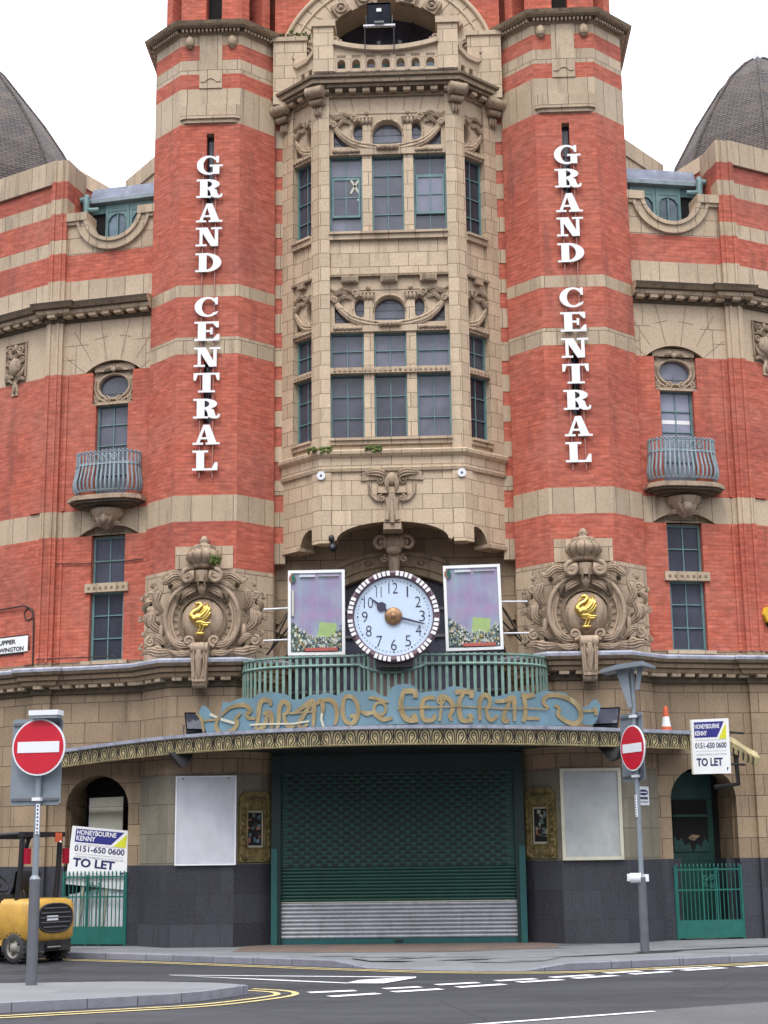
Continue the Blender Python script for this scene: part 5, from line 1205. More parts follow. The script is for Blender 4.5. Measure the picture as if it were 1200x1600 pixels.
# ---- framed posters on brackets each side of the clock
for e, xc, zc_, dx, lab, note in ((-1, -1.46, 5.48, .15, 'white framed purple poster with a crowd along its foot, left of the clock', .17), (1, 1.545, 5.52, .13, 'white framed purple poster with a crowd along its foot, right of the clock', .10)):
    po = thing('framed_poster', (xc, -.5, zc_), lab, 'poster', 'framed posters beside the clock')
    M = Matrix.Translation((xc, -.5, zc_)) @ Matrix.Rotation(math.radians(-1 if e > 0 else 0), 4, 'Y'); w, h = .545, 1.64
    m_ = MB(M)
    for bx in ((-w, -w+.055, 0, h), (w-.055, w, 0, h), (-w+.055, w-.055, 0, .055), (-w+.055, w-.055, h-.055, h)): m_.box(bx[0], bx[1], -.03, .05, bx[2], bx[3], 'white_paint')
    m_.build('poster_frame', po)
    m_ = MB(M); m_.box(-w+.05, w-.05, -.004, .04, .05, h-.05, 'poster_art'); m_.build('poster_sheet', po)
    m_ = MB(M); rr = random.Random(11+e)
    yk = [-.005]
    def nexty(): yk[0] -= .00006; return yk[0]
    m_.prism([(-.15+note, .34), (.20+note, .33), (.22+note, .60), (-.11+note, .635)], nexty(), 0, 'lime_note') 
    def blob(x, z, r, cm, q=1.25):
        x = max(-w+.06+r, min(w-.06-r, x)); z = max(.06+r*q, z); m_.disc((x, z), r, nexty(), 0, cm, 8, r*q)
    m_.prism([(-w+.06, .06), (w-.06, .06), (w-.06, .50), (w-.14, .40), (.1, .26), (-.12, .30), (-.3, .42), (-w+.14, .60), (-w+.06, .64)], nexty(), 0, 'crowd_a')
    for k in range(420):
        x = rr.uniform(-w+.08, w-.08); top_ = .35+.34*max(0, (-x-.05)/.45)**1.4+.26*max(0, (x-.22)/.25)**2
        z = .09+(top_-.09)*rr.random()**.9; r = rr.uniform(.009, .026); blob(x, z, r, 'crowd_'+rr.choice('aaabcceffgh')); 
        if rr.random() < .6: blob(x, z+r*1.2, r*.62, 'crowd_'+rr.choice('bch'), 1.1)
    m_.box(-.22, .40, nexty()-.001, 0, .075, .135, 'poster_red'); m_.disc((-w+.085, h-.16), .065, nexty(), 0, 'crowd_d', 16, .085); m_.disc((-w+.105, h-.16), .04, nexty(), 0, 'gate_green', 16, .08)
    for k in range(8): m_.box(-.32+k*.038, -.29+k*.038, nexty()-.001, 0, h-.135, h-.10, 'sign_white')
    for k in range(9): m_.box(.04+k*.045, .07+k*.045, nexty()-.001, 0, h-.128, h-.112, 'crowd_c')
    m_.box(-w+.075, -w+.115, nexty(), 0, .75, 1.25, 'crowd_c') if e < 0 else None
    m_.build('poster_print', po)
    m_ = MB(M)
    for z in (.32, .93): m_.tube([(e*.30, .06, z), (e*1.05, .32, z+.02)], .018, 'sign_white', 6)
    m_.tube([(e*.5, .06, .6), (e*1.02, .6, .1)], .02, 'dark_iron', 6); m_.tube([(e*.5, .06, .9), (e*1.0, .9, .2)], .015, 'dark_iron', 6)
    m_.build('poster_bracket', po)

# ---- shaped sign board with gilt lettering on the canopy
def bend(x):
    x = max(-6.9, min(5.8, x)); k = next(j for j in range(len(ce)-1) if x <= ce[j+1][0]+1e-9); p, q = ce[k], ce[k+1]
    return p[1]+(q[1]-p[1])*(x-p[0])/(q[0]-p[0])+.16
sgn = thing('canopy_sign', (0, -1.8, 3.98), 'blue scalloped sign board with gilt curling letters reading Grand Central along the canopy', 'sign')
KX = .01205
def SX(px, py): x = (px-617)*KX; return (x, 4.0+(1137-py)*.0119-(px-617)*.00005)
def A1(zx, zy): return SX(zx/7.5+300, zy/7.5+1070)
def A2(zx, zy): return SX(zx/6.667+440, zy/6.667+1070)
def A3(zx, zy): return SX(zx/6.667+600, zy/6.667+1070)
def A4(zx, zy): return SX(zx/6.667+770, zy/6.667+1070)
outl = [A1(*p) for p in [(90, 250), (115, 185), (165, 165), (225, 225), (285, 300), (345, 325), (372, 290), (360, 185), (395, 132), (480, 160), (560, 125), (660, 110), (760, 130), (800, 90), (900, 65), (990, 60), (1080, 85), (1170, 92)]] + \
       [A2(*p) for p in [(150, 130), (200, 150), (285, 140), (380, 100), (440, 110), (520, 90), (600, 110), (640, 122), (700, 82), (780, 75), (860, 95), (960, 75), (1010, 82), (1060, 120)]] + \
       [A3(*p) for p in [(50, 150), (95, 132), (96, 90), (130, 42), (220, 20), (310, 25), (380, 80), (400, 110), (480, 95), (600, 90), (640, 80), (680, 50), (750, 40), (850, 55), (900, 75), (1000, 95), (1080, 130)]] + \
       [A4(*p) for p in [(30, 140), (100, 115), (170, 100), (220, 70), (280, 82), (330, 70), (390, 88), (430, 108), (480, 75), (540, 60), (640, 75), (700, 70), (768, 90), (775, 122), (840, 160), (890, 232), (1000, 190), (1030, 140), (1080, 130), (1115, 170), (1110, 240), (1080, 330), (1020, 400), (930, 392), (912, 300), (880, 380), (800, 412), (600, 420), (300, 428)]] + \
       [A3(*p) for p in [(900, 425), (400, 425)]] + [A2(*p) for p in [(1000, 428), (500, 455), (100, 470)]] + [A1(*p) for p in [(800, 520), (550, 520), (420, 530), (330, 520), (210, 500), (165, 460), (160, 380), (112, 320)]]
o_s = smooth_line(outl, 3, closed=True)
def bentbuild(m_, name, off):
    for v in m_.V: v.y += bend(v.x)+off
    return m_.build(name, sgn)
# board as vertical strips so that it follows the canopy's curve
m_ = MB()
xs = [min(p[0] for p in o_s)+.001+(max(p[0] for p in o_s)-min(p[0] for p in o_s)-.002)*k/90 for k in range(91)]
def span(x):
    zs = []
    for a, c2 in zip(o_s, o_s[1:]+o_s[:1]):
        if (a[0]-x)*(c2[0]-x) < 0: zs.append(a[1]+(c2[1]-a[1])*(x-a[0])/(c2[0]-a[0]))
    zs.sort(); return zs
for k in range(90):
    s0, s1 = span(xs[k]), span(xs[k+1])
    if len(s0) < 2 or len(s1) < 2: continue
    n_ = min(len(s0), len(s1))//2
    if len(s0) != len(s1): pr = [((s0[0], s0[-1]), (s1[0], s1[-1]))]
    else: pr = [((s0[2*j], s0[2*j+1]), (s1[2*j], s1[2*j+1])) for j in range(n_)]
    for (a, c2), (d, e) in pr:
        m_.face([(xs[k], 0, a), (xs[k+1], 0, d), (xs[k+1], 0, e), (xs[k], 0, c2)], 'cyan_board'); m_.face([(xs[k], .03, a), (xs[k+1], .03, d), (xs[k+1], .03, e), (xs[k], .03, c2)], 'dark_iron')
        m_.face([(xs[k], 0, c2), (xs[k+1], 0, e), (xs[k+1], .03, e), (xs[k], .03, c2)], 'cyan_board'); m_.face([(xs[k], 0, a), (xs[k+1], 0, d), (xs[k+1], .03, d), (xs[k], .03, a)], 'cyan_board')
bentbuild(m_, 'sign_board', 0)
cnt = [0]
def stroke(m_, f_, pts, w):
    q = smooth_line([f_(*p) for p in pts], 6); N = len(q); cnt[0] += 1
    W_ = [(w[0]+(w[1]-w[0])*math.sin(PI*k/(N-1))) for k in range(N)] if isinstance(w, tuple) else w
    m_.ribbon(q, W_, -.02-.0005*(cnt[0] % 12), .0, 'sign_gold')
letters = [
 (A1, [([(985, 225), (980, 172), (920, 152), (865, 180), (845, 270), (835, 380), (805, 485)], (.05, .10)), ([(900, 312), (970, 298), (1002, 370), (1000, 495)], (.06, .10)), ([(945, 330), (930, 410), (895, 465), (820, 490)], (.05, .09)), ([(835, 425), (900, 440)], .05)]),
 (A2, [([(15, 450), (33, 340), (38, 230), (75, 165), (128, 190), (130, 260), (70, 305)], (.06, .09)), ([(85, 305), (108, 380), (150, 420), (205, 405)], (.05, .085))]),
 (A2, [([(185, 290), (280, 230), (350, 185), (392, 185), (398, 300), (390, 430)], (.05, .10)), ([(372, 190), (300, 300), (250, 380), (232, 420)], (.05, .08)), ([(232, 412), (280, 432), (335, 400)], .05), ([(140, 286), (405, 276)], .035)]),
 (A2, [([(428, 205), (470, 165), (492, 230), (482, 300)], (.05, .09)), ([(480, 172), (560, 165), (618, 220), (632, 320), (612, 418)], (.05, .09))]),
 (A2, [([(705, 150), (690, 250), (700, 340), (740, 400), (800, 402), (842, 330), (842, 230), (800, 152), (740, 135), (705, 150)], .075), ([(765, 342), (812, 330), (800, 392)], .06)]),
 (A2, [([(1065+60*math.cos(k*.5236), 265+62*math.sin(k*.5236)) for k in range(13)], .05), ([(950, 155), (1020, 160), (1150, 205)], (.03, .06)), ([(875, 285), (930, 312), (1005, 300)], (.04, .08)), ([(1000, 318), (1090, 370), (1190, 362)], (.04, .08)), ([(1090, 350), (1112, 395)], .06)]),
 (A3, [([(225, 100), (300, 90), (370, 105)], .095), ([(352, 110), (352, 162)], .085), ([(232, 100), (208, 200), (214, 290), (250, 362), (310, 388), (376, 380)], (.07, .10)), ([(325, 322), (352, 380)], .10)]),
 (A3, [([(545, 160), (480, 160), (430, 185), (415, 260), (420, 350), (450, 385), (520, 380), (545, 330)], (.07, .08)), ([(415, 260), (492, 250)], .06)]),
 (A3, [([(588, 392), (600, 300), (612, 150)], .05), ([(568, 190), (610, 140), (680, 170), (720, 220), (715, 290), (688, 340), (708, 390)], (.05, .085)), ([(605+34*math.cos(k*.6283), 182+38*math.sin(k*.6283)) for k in range(11)], .035)]),
 (A3, [([(748, 105), (830, 95), (935, 105)], .09), ([(918, 108), (905, 160)], .08), ([(835, 105), (790, 190), (785, 280), (802, 370), (860, 392), (918, 380)], (.06, .09)), ([(885, 322), (908, 372)], .09)]),
 (A3, [([(990, 385), (988, 260), (1000, 165), (1048, 125), (1092, 162), (1090, 230), (1045, 272)], (.06, .085)), ([(1055, 268), (1072, 350), (1110, 378), (1165, 335)], (.05, .075))]),
 (A4, [([(15, 192), (110, 180), (180, 150), (206, 165), (208, 280), (205, 385)], (.05, .09)), ([(175, 170), (120, 270), (95, 350), (110, 392), (155, 368)], (.05, .085))]),
 (A4, [([(285, 112), (350, 126), (420, 108)], .085), ([(308, 120), (320, 220), (316, 320), (292, 388)], .08), ([(312, 352), (400, 352), (465, 350)], .06)]),
 (A4, [([(560, 242), (512, 190), (530, 132), (610, 105), (720, 120), (830, 170), (892, 250), (892, 340), (830, 392), (740, 370), (660, 310), (672, 240), (628, 208)], (.06, .09))]),
 (A4, [([(895, 262), (1000, 256), (1062, 242)], .05), ([(1055, 215), (1062, 300)], .07)]),
 (A1, [([(380, 302), (480, 222), (600, 195), (700, 212), (742, 270), (700, 302), (720, 350), (805, 358)], (.05, .085))]),
 (A1, [([(360, 308), (328, 370), (320, 440), (380, 510), (450, 515), (550, 460), (582, 390), (562, 352), (622, 290)], (.05, .085))]),
 (A1, [([(62, 250), (130, 330), (150, 420), (165, 490)], (.03, .06)), ([(160, 352), (335, 348)], .035)]),
]
for f_, sts in letters:
    m_ = MB()
    for pts, w in sts: stroke(m_, f_, pts, w)
    bentbuild(m_, 'gilt_letter' if len(sts) else 'letter', 0)
for q_, w_c in (([A1(240, 280), A1(332, 325)], .05), ([A1(375, 345), A1(552, 402)], .05), ([A2(482, 300), A2(474, 360), A2(498, 432)], .045), ([A1(740, 430), A1(990, 432), A2(180, 392), A2(350, 372)], .03)):
    m_ = MB(); m_.ribbon(q_, w_c, -.036, -.028, 'cream_wood'); bentbuild(m_, 'pale_strip', 0)
m_ = MB(); m_.ribbon([A3(170, 268), A3(500, 258), A3(760, 245), A4(120, 262), A4(350, 250), A4(545, 256)], .026, -.034, -.028, 'sign_gold')
bentbuild(m_, 'gilt_bar', 0)

# ---- floodlights
def flood(name, loc, ang, lab, tilt=.5, down=False, size=1.0, group=None):
    fl = thing(name, loc, lab, 'floodlight', group); M = Matrix.Translation(loc) @ rot2(ang) @ Matrix.Scale(size, 4)
    T_ = M @ Matrix.Translation((0, 0, .18)) @ Matrix.Rotation(tilt, 4, 'X'); m_ = MB(T_)
    m_.grid([[(x*k, y, z*k) for x, z in ((-1, -1), (1, -1), (1, 1), (-1, 1))] for k, y in ((.24, -.1), (.25, -.06), (.22, .06), (.12, .14))], 'black_paint', False, cu=True)
    m_.face([(x*.12, .14, z*.12) for x, z in ((-1, -1), (1, -1), (1, 1), (-1, 1))], 'black_paint')
    for k in range(5): m_.box(-.16+k*.075, -.145+k*.075, .06, .17, -.13, .13, 'black_paint')
    m_.build('lamp_housing', fl)
    m_ = MB(T_); m_.box(-.23, .23, -.105, -.095, -.2, .2, 'glass_dark'); m_.build('lamp_glass', fl)
    m_ = MB(M); m_.tube([(-.27, 0, .18), (-.27, 0, -.03), (.27, 0, -.03), (.27, 0, .18)], .018, 'grey_metal', 5); m_.box(-.1, .1, -.1, .1, -.04, -.0, 'grey_metal'); m_.build('lamp_bracket', fl)
    return fl
flood('floodlight', (-3.72, -.42, 4.02), .3, 'black floodlight on the canopy roof at the left end of the blue sign', -.7, size=1.0, group='floodlights on the canopy')
flood('floodlight', (4.0, -.30, 4.02), -.3, 'black floodlight on the canopy roof at the right end of the blue sign', -.7, size=.95, group='floodlights on the canopy')
rl = flood('floodlight', (-.12, -.42, 18.72), 0, 'square floodlight on a frame above the stone balustrade of the bay', .35, size=1.0)
m_ = MB(Matrix.Translation((-.12, -.42, 18.55)) @ Matrix.Scale(.72, 4))
for e in (-.42, .42): m_.tube([(e, 0, -.75), (e, 0, .18)], .018, 'dark_iron', 5); m_.tube([(e, 0, -.05), (e, .4, -.3)], .014, 'dark_iron', 5)
m_.box(-.46, .46, -.05, .05, .13, .18, 'sign_white'); m_.box(-.07, .07, -.2, -.1, .50, .60, 'white_paint')
m_.build('lamp_stand', rl)
for x, y, lab in ((-4.0, -.50, 'dark downlight hanging under the left part of the canopy'), (4.05, -.50, 'dark downlight hanging under the right part of the canopy')):
    m_ = MB(Matrix.Translation((x, y, 3.66)) @ rot2(.4 if x < 0 else -.4))
    m_.grid([[(-.26, -.08, .02), (.2, -.08, .02), (.2, .22, .02), (-.26, .22, .02)], [(-.02, -.12, -.26), (.10, -.12, -.20), (.10, .1, -.2), (-.02, .1, -.26)]], 'black_paint', False, cu=True)
    m_.face([(-.02, -.12, -.26), (.10, -.12, -.20), (.10, .1, -.2), (-.02, .1, -.26)], 'black_paint'); m_.box(-.05, .12, .0, .12, -.02, .06, 'dark_iron')
    tag(m_.build('downlight'), lab, 'floodlight', 'downlights under the canopy')
# ---- small fittings on the stonework
for x, lab in ((-1.40, 'small white round fitting under the left corner of the bay'), (1.385, 'small white round fitting under the right corner of the bay')):
    m_ = MB(Matrix.Translation((x, -.04, 9.10))); m_.disc((0, 0), .085, -.04, .0, 'sign_white', 16); m_.disc((0, 0), .022, -.05, -.04, 'clock_ink', 8)
    tag(m_.build('wall_fitting'), lab, 'wall fitting', 'white round fittings under the bay')
cv = thing('cctv_camera', (-1.2, .05, 7.70), 'small black security camera under the left pendant of the bay', 'camera')
m_ = MB(); m_.ell((-1.18, .0, 7.66), (.09, .10, .09), 'black_paint'); m_.box(-1.22, -1.14, -.05, .08, 7.70, 7.76, 'black_paint'); m_.ell((-1.2, -.06, 7.83), (.06, .05, .075), 'black_paint'); m_.build('camera_body', cv)
m_ = MB(); m_.ell((-1.18, -.085, 7.65), (.035, .02, .035), 'glass_dark', n=8, m=5); m_.build('camera_lens', cv)
for x, y, w2, lab in ((-1.42, -.10, .24, 'green moss tuft on the left corner ledge of the bay'), (-.35, -.11, .16, 'thin moss patch on the ledge left of the bay centre')):
    m_ = MB(); rr = random.Random(3)
    for k in range(60): m_.ell((x+rr.uniform(-w2, w2), y+rr.uniform(-.06, .03), 9.60+rr.uniform(-.05, .06)), (.03, .03, .03), 'moss', n=5, m=3)
    tag(m_.build('moss'), lab, 'moss', kind='stuff')
m_ = MB(); rr = random.Random(8)
for k in range(50): m_.ell((-3.45+rr.uniform(-.09, .09), -.3+rr.uniform(-.1, .1), 7.38+rr.uniform(-.06, .09)), (.025, .025, .035), 'moss', n=5, m=3)
tag(m_.build('moss'), 'green weed growing beside the left stone urn', 'moss', kind='stuff')

# ---- blank poster boards on the tower fronts
bw = thing('poster_board', (-3.61, -.03, 1.6), 'blank white poster board fixed to the stone pier left of the shutter', 'board')
m_ = MB(); m_.box(-4.19, -3.03, -.05, 0, 1.61, 3.27, 'board_white'); m_.build('board_panel', bw)
m_ = MB()
for x in (-4.05, -3.18): m_.disc((x, 3.22), .014, -.056, -.05, 'dark_iron', 8)
for bx in ((-4.19, -4.165, 1.61, 3.27), (-3.055, -3.03, 1.61, 3.27), (-4.165, -3.055, 1.61, 1.635), (-4.165, -3.055, 3.245, 3.27)): m_.box(bx[0], bx[1], -.062, -.048, bx[2], bx[3], 'sign_white')
m_.build('board_edging', bw)
bg_ = thing('poster_board', (3.66, -.03, 1.6), 'blank grey poster board in a cream frame right of the shutter', 'board')
m_ = MB(); m_.box(3.13, 4.19, -.04, 0, 1.66, 3.27, 'board_grey'); m_.build('board_panel', bg_)
m_ = MB()
for bx in ((3.09, 3.15, 1.62, 3.31), (4.17, 4.23, 1.62, 3.31), (3.15, 4.17, 1.62, 1.68), (3.15, 4.17, 3.25, 3.31)): m_.box(bx[0], bx[1], -.075, -.0, bx[2], bx[3], 'cream_wood')
m_.build('board_frame', bg_)

# ---- estate agent's boards
def let_board(M, w, h, lab, parent_parts=None, wide=False):
    kv = .80 if wide else 1.0
    lb = thing('to_let_board', tuple(M @ Vector((0, 0, 0))), lab, 'sign board', 'to let boards')
    m_ = MB(M); m_.box(-w/2, w/2, 0, .025, 0, h, 'white_paint'); m_.build('board_panel', lb)
    m_ = MB(M); X = lambda u: -w/2+u*w; Z = lambda v: h*(1-v*kv)
    m_.prism([(X(.07), Z(.05)), (X(.88), Z(.05)), (X(.68), Z(.335)), (X(.07), Z(.335))], -.004, 0, 'navy'); m_.build('blue_panel', lb)
    m_ = MB(M); m_.prism([(X(.93), Z(.08)), (X(.93), Z(.37)), (X(.72), Z(.37))], -.004, 0, 'lime'); m_.build('yellow_triangle', lb)
    m_ = MB(M)
    text_into(m_, 'HONEYBOURNE', X(.095), Z(.175), h*.085, -.008, 'white_paint', w*.66, .022, 'LEFT'); text_into(m_, 'KENNY', X(.095), Z(.30), h*.085, -.008, 'white_paint', w*.32, .022, 'LEFT'); m_.build('agent_lettering', lb); m_ = MB(M)
    text_into(m_, '0151-650 0600', X(.5), Z(.535), h*.105, -.004, 'navy_text', w*.84, .022); m_.build('phone_number', lb); m_ = MB(M)
    text_into(m_, 'TO LET', X(.43 if wide else .45), Z(.86), h*.15, -.004, 'navy_text', w*.70, .035); m_.build('to_let_lettering', lb); m_ = MB(M)
    for t, v, hh, mt in (('CHARTERED SURVEYORS', .395, .022, 'grey_text'), ('www.honeybournekenny.com', .60, .028, 'grey_text'), ('LICENSED PREMISES & AUDITORIUM', .665, .035, 'grey_text')): text_into(m_, t, X(.5), Z(v), h*hh, -.004, mt, w*.82, .008)
    m_.build('small_print', lb); m_ = MB(M)
    m_.prism([(X(.90), Z(.89)), (X(.95), Z(.89)), (X(.91), Z(.96))], -.004, 0, 'navy_text')
    m_.build('corner_mark', lb)
    return lb
M = Matrix.Translation((5.93, -.12, 3.17)) @ rot2(math.radians(-26)) @ Matrix.Rotation(math.radians(.5), 4, 'Y')
lb = let_board(M, .715, 1.02, 'white to let board on a bracket over the right doorway')
m_ = MB(M)
for z in (.2, .8): m_.tube([(0, .03, z), (.35, 1.0, z)], .025, 'dark_iron', 6)
m_.box(-.385, -.357, -.01, .05, 0, 1.02, 'cream_wood'); m_.build('board_bracket', lb)
FWL = Matrix.Translation((-5.0, .75, 0)) @ rot2(-A12)
M = FWL @ Matrix.Translation((-.935, .02, 1.22)) @ Matrix.Rotation(math.radians(5.6), 4, 'Y')
lb = let_board(M, 1.27, 1.12, 'white to let board leaning behind the green gate at the left doorway', wide=True)
m_ = MB(M); m_.box(.2, .25, .03, .07, -1.1, .3, 'cream_wood'); m_.box(-.3, -.25, .03, .07, -1.05, .3, 'cream_wood'); m_.build('board_leg', lb)
m_ = MB(FWL @ Matrix.Translation((-.86, .24, 1.0)) @ Matrix.Rotation(math.radians(-1.5), 4, 'Y') @ Matrix.Rotation(math.radians(-4), 4, 'X')); m_.box(-.36, .36, 0, .03, -.88, 1.95, 'cream_wood'); m_.box(-.36, -.34, -.008, 0, -.88, 1.95, 'board_white')
tag(m_.build('plain_board'), 'plain cream board leaning in the left doorway above the to let board', 'board')
m_ = MB(FWL @ Matrix.Translation((-.92, .10, .13)))
for k in range(16): m_.box(-.62+k*.078, -.555+k*.078, -.02 if k % 2 else 0, .02, .0, .95+.012*k, 'plastic_white')
tag(m_.build('corrugated_sheet'), 'white ribbed plastic sheet standing behind the left green gate', 'sheet')

# ---- green gates in the two doorways
def gate(sx, lab):
    M = FW_; c = .935
    g_ = thing('iron_gate', tuple(MB(M, sx).P((c, -.02, .13))), lab, 'gate', 'green gates in the doorways')
    m_ = MB(M, sx); m_.box(c-.665, c+.665, -.035, -.005, .15, .48, 'gate_green'); m_.build('kick_panel', g_)
    m_ = MB(M, sx)
    for z in (1.02, 1.40): m_.box(c-.665, c+.665, -.035, -.005, z, z+.03, 'gate_green')
    for x in (-.665, -.14, .14, .635): m_.box(c+x, c+x+.03, -.038, -.002, .13, 1.45, 'gate_green')
    m_.build('gate_frame', g_)
    m_ = MB(M, sx)
    for k in range(16):
        x = c-.62+k*.0825; m_.box(x-.008, x+.008, -.028, -.012, .48, 1.44, 'gate_green'); m_.ell((x, -.02, 1.48), (.018, .012, .05), 'gate_green', n=6, m=4)
    for e in (-1, 1): vol(m_, c+e*.065, 1.26, .06, -.02, 'gate_green', 0, e, thick=.012, eye=False); vol(m_, c+e*.065, 1.12, .05, -.02, 'gate_green', 180, e, thick=.012, eye=False)
    m_.build('gate_bars', g_)
    for x in (c-.665, c+.66): 
        m_ = MB(M, sx); m_.box(x-.02, x+.02, -.03, .03, .12, 1.5, 'gate_green'); m_.build('gate_post', g_)
gate(-1, 'green iron gate before the left doorway behind the forklift'); gate(1, 'green iron gate before the right doorway')
for sx in (-1, 1):
    dr = MB(FW_, sx)
    dr.box(.5, 1.42, .82, .9, .12, 3.3, 'door_green' if sx > 0 else 'interior_dark')
    if sx > 0:
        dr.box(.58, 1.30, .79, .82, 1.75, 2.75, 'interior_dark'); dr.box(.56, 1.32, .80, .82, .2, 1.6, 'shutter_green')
        for lp in ([(.58, 1.75), (.95, 1.75), (.90, 1.92), (.80, 1.86), (.74, 2.02), (.66, 1.95), (.58, 2.06)], [(1.30, 1.75), (.98, 1.75), (1.04, 1.90), (1.14, 1.84), (1.20, 2.0), (1.30, 1.9)], [(.86, 2.0), (1.0, 1.96), (1.12, 2.06), (.95, 2.08)]): dr.prism(lp, .775, .79, 'door_green' if lp[0][0] != .86 else 'stone_low')
        dr.box(.58, 1.30, .76, .79, 2.42, 2.47, 'door_green')
    dr.build('door', TH)

# ---- no-entry signs
def no_entry(x, y, ang, lab, disc_z, plate, thick_top, top, shift, extras):
    ne = thing('no_entry_sign', (x, y, .12), lab, 'road sign', 'no entry signs'); M = Matrix.Translation((x, y, 0)) @ rot2(ang)
    m_ = MB(M); m_.tube([(0, .09, .12), (0, .09, thick_top)], .075, 'grey_metal', 14); m_.tube([(0, .09, thick_top), (0, .09, thick_top+.05)], [.075, .046], 'plate_grey', 14); m_.tube([(0, .09, thick_top+.05), (0, .09, top)], .043, 'plate_grey', 12)
    m_.box(-.025+extras['st'], .025+extras['st'], .03, .048, thick_top+.05+extras['s0'], thick_top+.05+extras['s1'], 'sign_white')
    for k in range(8): z = thick_top+.05+extras['s0']+(extras['s1']-extras['s0'])*(k+.5)/8; m_.box(-.010+extras['st'], .012+extras['st'], .026, .03, z-.012, z+.012, 'clock_ink')
    m_.build('sign_post', ne)
    m_ = MB(M); m_.disc((shift, disc_z), .388, -.02, 0, 'sign_white', 56); m_.disc((shift, disc_z), .366, -.024, -.02, 'sign_red', 56); m_.box(shift-.305, shift+.305, -.030, -.024, disc_z-.075, disc_z+.075, 'sign_white'); m_.build('sign_disc', ne)
    m_ = MB(M); px, z0, z1, hw, yy = plate
    q = [(px-hw, z0+.03), (px-hw+.03, z0), (px+hw-.03, z0), (px+hw, z0+.03), (px+hw, z1-.03), (px+hw-.03, z1), (px-hw+.03, z1), (px-hw, z1-.03)]
    m_.prism(q, yy, yy+.012, 'plate_grey', back=True)
    for z in (z0+.06, z1-.09): m_.box(px-hw+.02, px+hw-.02, yy-.025, yy, z, z+.035, 'grey_metal'); m_.box(-.06, .06, .02, .15, z-.005, z+.04, 'sign_white')
    m_.build('back_plate', ne)
    return ne, M
ne, M = no_entry(-4.66, -8.35, math.radians(-9), 'round red no entry sign on a grey post on the kerbed island at left', 3.27, (-.06, 2.49, 3.67, .37, .13), 1.50, 3.74, .03, dict(st=.03, s0=.55, s1=.95))
m_ = MB(M); m_.box(-.10, .33, -.10, .10, 3.70, 3.77, 'sign_white'); m_.box(-.09, .32, -.09, .09, 3.66, 3.70, 'plate_grey'); m_.tube([(0, .09, 3.6), (0, .05, 3.72)], .04, 'plate_grey', 8); m_.build('sign_lamp', ne)
ne, M = no_entry(4.14, -2.67, math.radians(-65), 'round red no entry sign turned aside on a grey post right of the shutter', 3.50, (-.18, 2.95, 4.12, .36, .14), 1.34, 4.88, .08, dict(st=.02, s0=.95, s1=1.32))
m_ = MB(Matrix.Translation((4.22, -2.67, 0)) @ rot2(-.35))
m_.grid([[(-.50, -.22, 4.86), (-.2, -.25, 4.93), (.25, -.25, 4.97), (.46, -.2, 4.87)], [(-.50, .22, 4.86), (-.2, .25, 4.93), (.25, .25, 4.97), (.46, .2, 4.87)]], 'sign_white', False)
m_.grid([[(-.50, -.22, 4.86), (-.2, -.25, 4.93), (.25, -.25, 4.97), (.46, -.2, 4.87)], [(-.50, -.21, 4.80), (-.2, -.24, 4.85), (.25, -.24, 4.89), (.46, -.19, 4.83)]], 'plate_grey', False)
m_.grid([[(-.50, -.21, 4.80), (-.2, -.24, 4.85), (.25, -.24, 4.89), (.46, -.19, 4.83)], [(-.50, .22, 4.80), (-.2, .25, 4.85), (.25, .25, 4.89), (.46, .2, 4.83)]], 'plate_grey', False)
m_.prism([(-.28, 4.86), (-.06, 4.86), (-.02, 4.2), (-.08, 4.2)], -.05, -.03, 'plate_grey', back=True); m_.prism([(.10, 4.88), (.20, 4.88), (.12, 4.5), (.05, 4.5)], -.03, -.01, 'plate_grey', back=True)
m_.build('sign_hood', ne)
m_ = MB(Matrix.Translation((4.14, -2.67, 0)))
m_.box(-.16, -.11, .02, .06, 1.28, 1.40, 'sign_white'); m_.box(.06, .20, .0, .015, 1.27, 1.39, 'sign_white'); m_.tube([(-.1, .06, 1.33), (.08, .0, 1.33)], .085, 'sign_white', 10, caps=False); m_.build('post_label', ne)

# ---- street nameplate, alarm, notice, cone, cables
FPL = Matrix.Translation((-PO.x, PO.y, 0)) @ rot2(math.radians(-30))
npl = thing('street_nameplate', tuple(FPL @ Vector((-.95, -.03, 5.87))), 'white street nameplate with black lettering UPPER NEWINGTON on the left wall', 'sign')
m_ = MB(FPL); a0, a1, z0, z1 = -1.56, -.15, 5.87, 6.25
m_.prism([(a0+.06, z0), (a1-.06, z0), (a1-.06, z0+.05), (a1, z0+.05), (a1, z1-.05), (a1-.06, z1-.05), (a1-.06, z1), (a0+.06, z1), (a0+.06, z1-.05), (a0, z1-.05), (a0, z0+.05), (a0+.06, z0+.05)], -.04, 0, 'black_paint'); m_.build('plate_border', npl)
m_ = MB(FPL); m_.box(a0+.075, a1-.075, -.05, -.04, z0+.03, z1-.03, 'white_paint'); m_.build('plate_face', npl)
m_ = MB(FPL); text_into(m_, 'UPPER', -.80, 6.075, .095, -.056, 'black_paint', .48, .03); text_into(m_, 'NEWINGTON', -.76, 5.92, .095, -.056, 'black_paint', .86, .03); m_.build('plate_lettering', npl)
al = thing('alarm_box', tuple(FP @ Vector((.16, -.08, 6.2))), 'yellow hexagonal alarm box on the right brick wall', 'alarm box')
m_ = MB(FP); c2 = (.16, 6.35); m_.prism([(c2[0]+.19*math.cos(k*PI/3), c2[1]+.175*math.sin(k*PI/3)) for k in range(6)], -.14, 0, 'alarm_yellow'); m_.build('alarm_case', al)
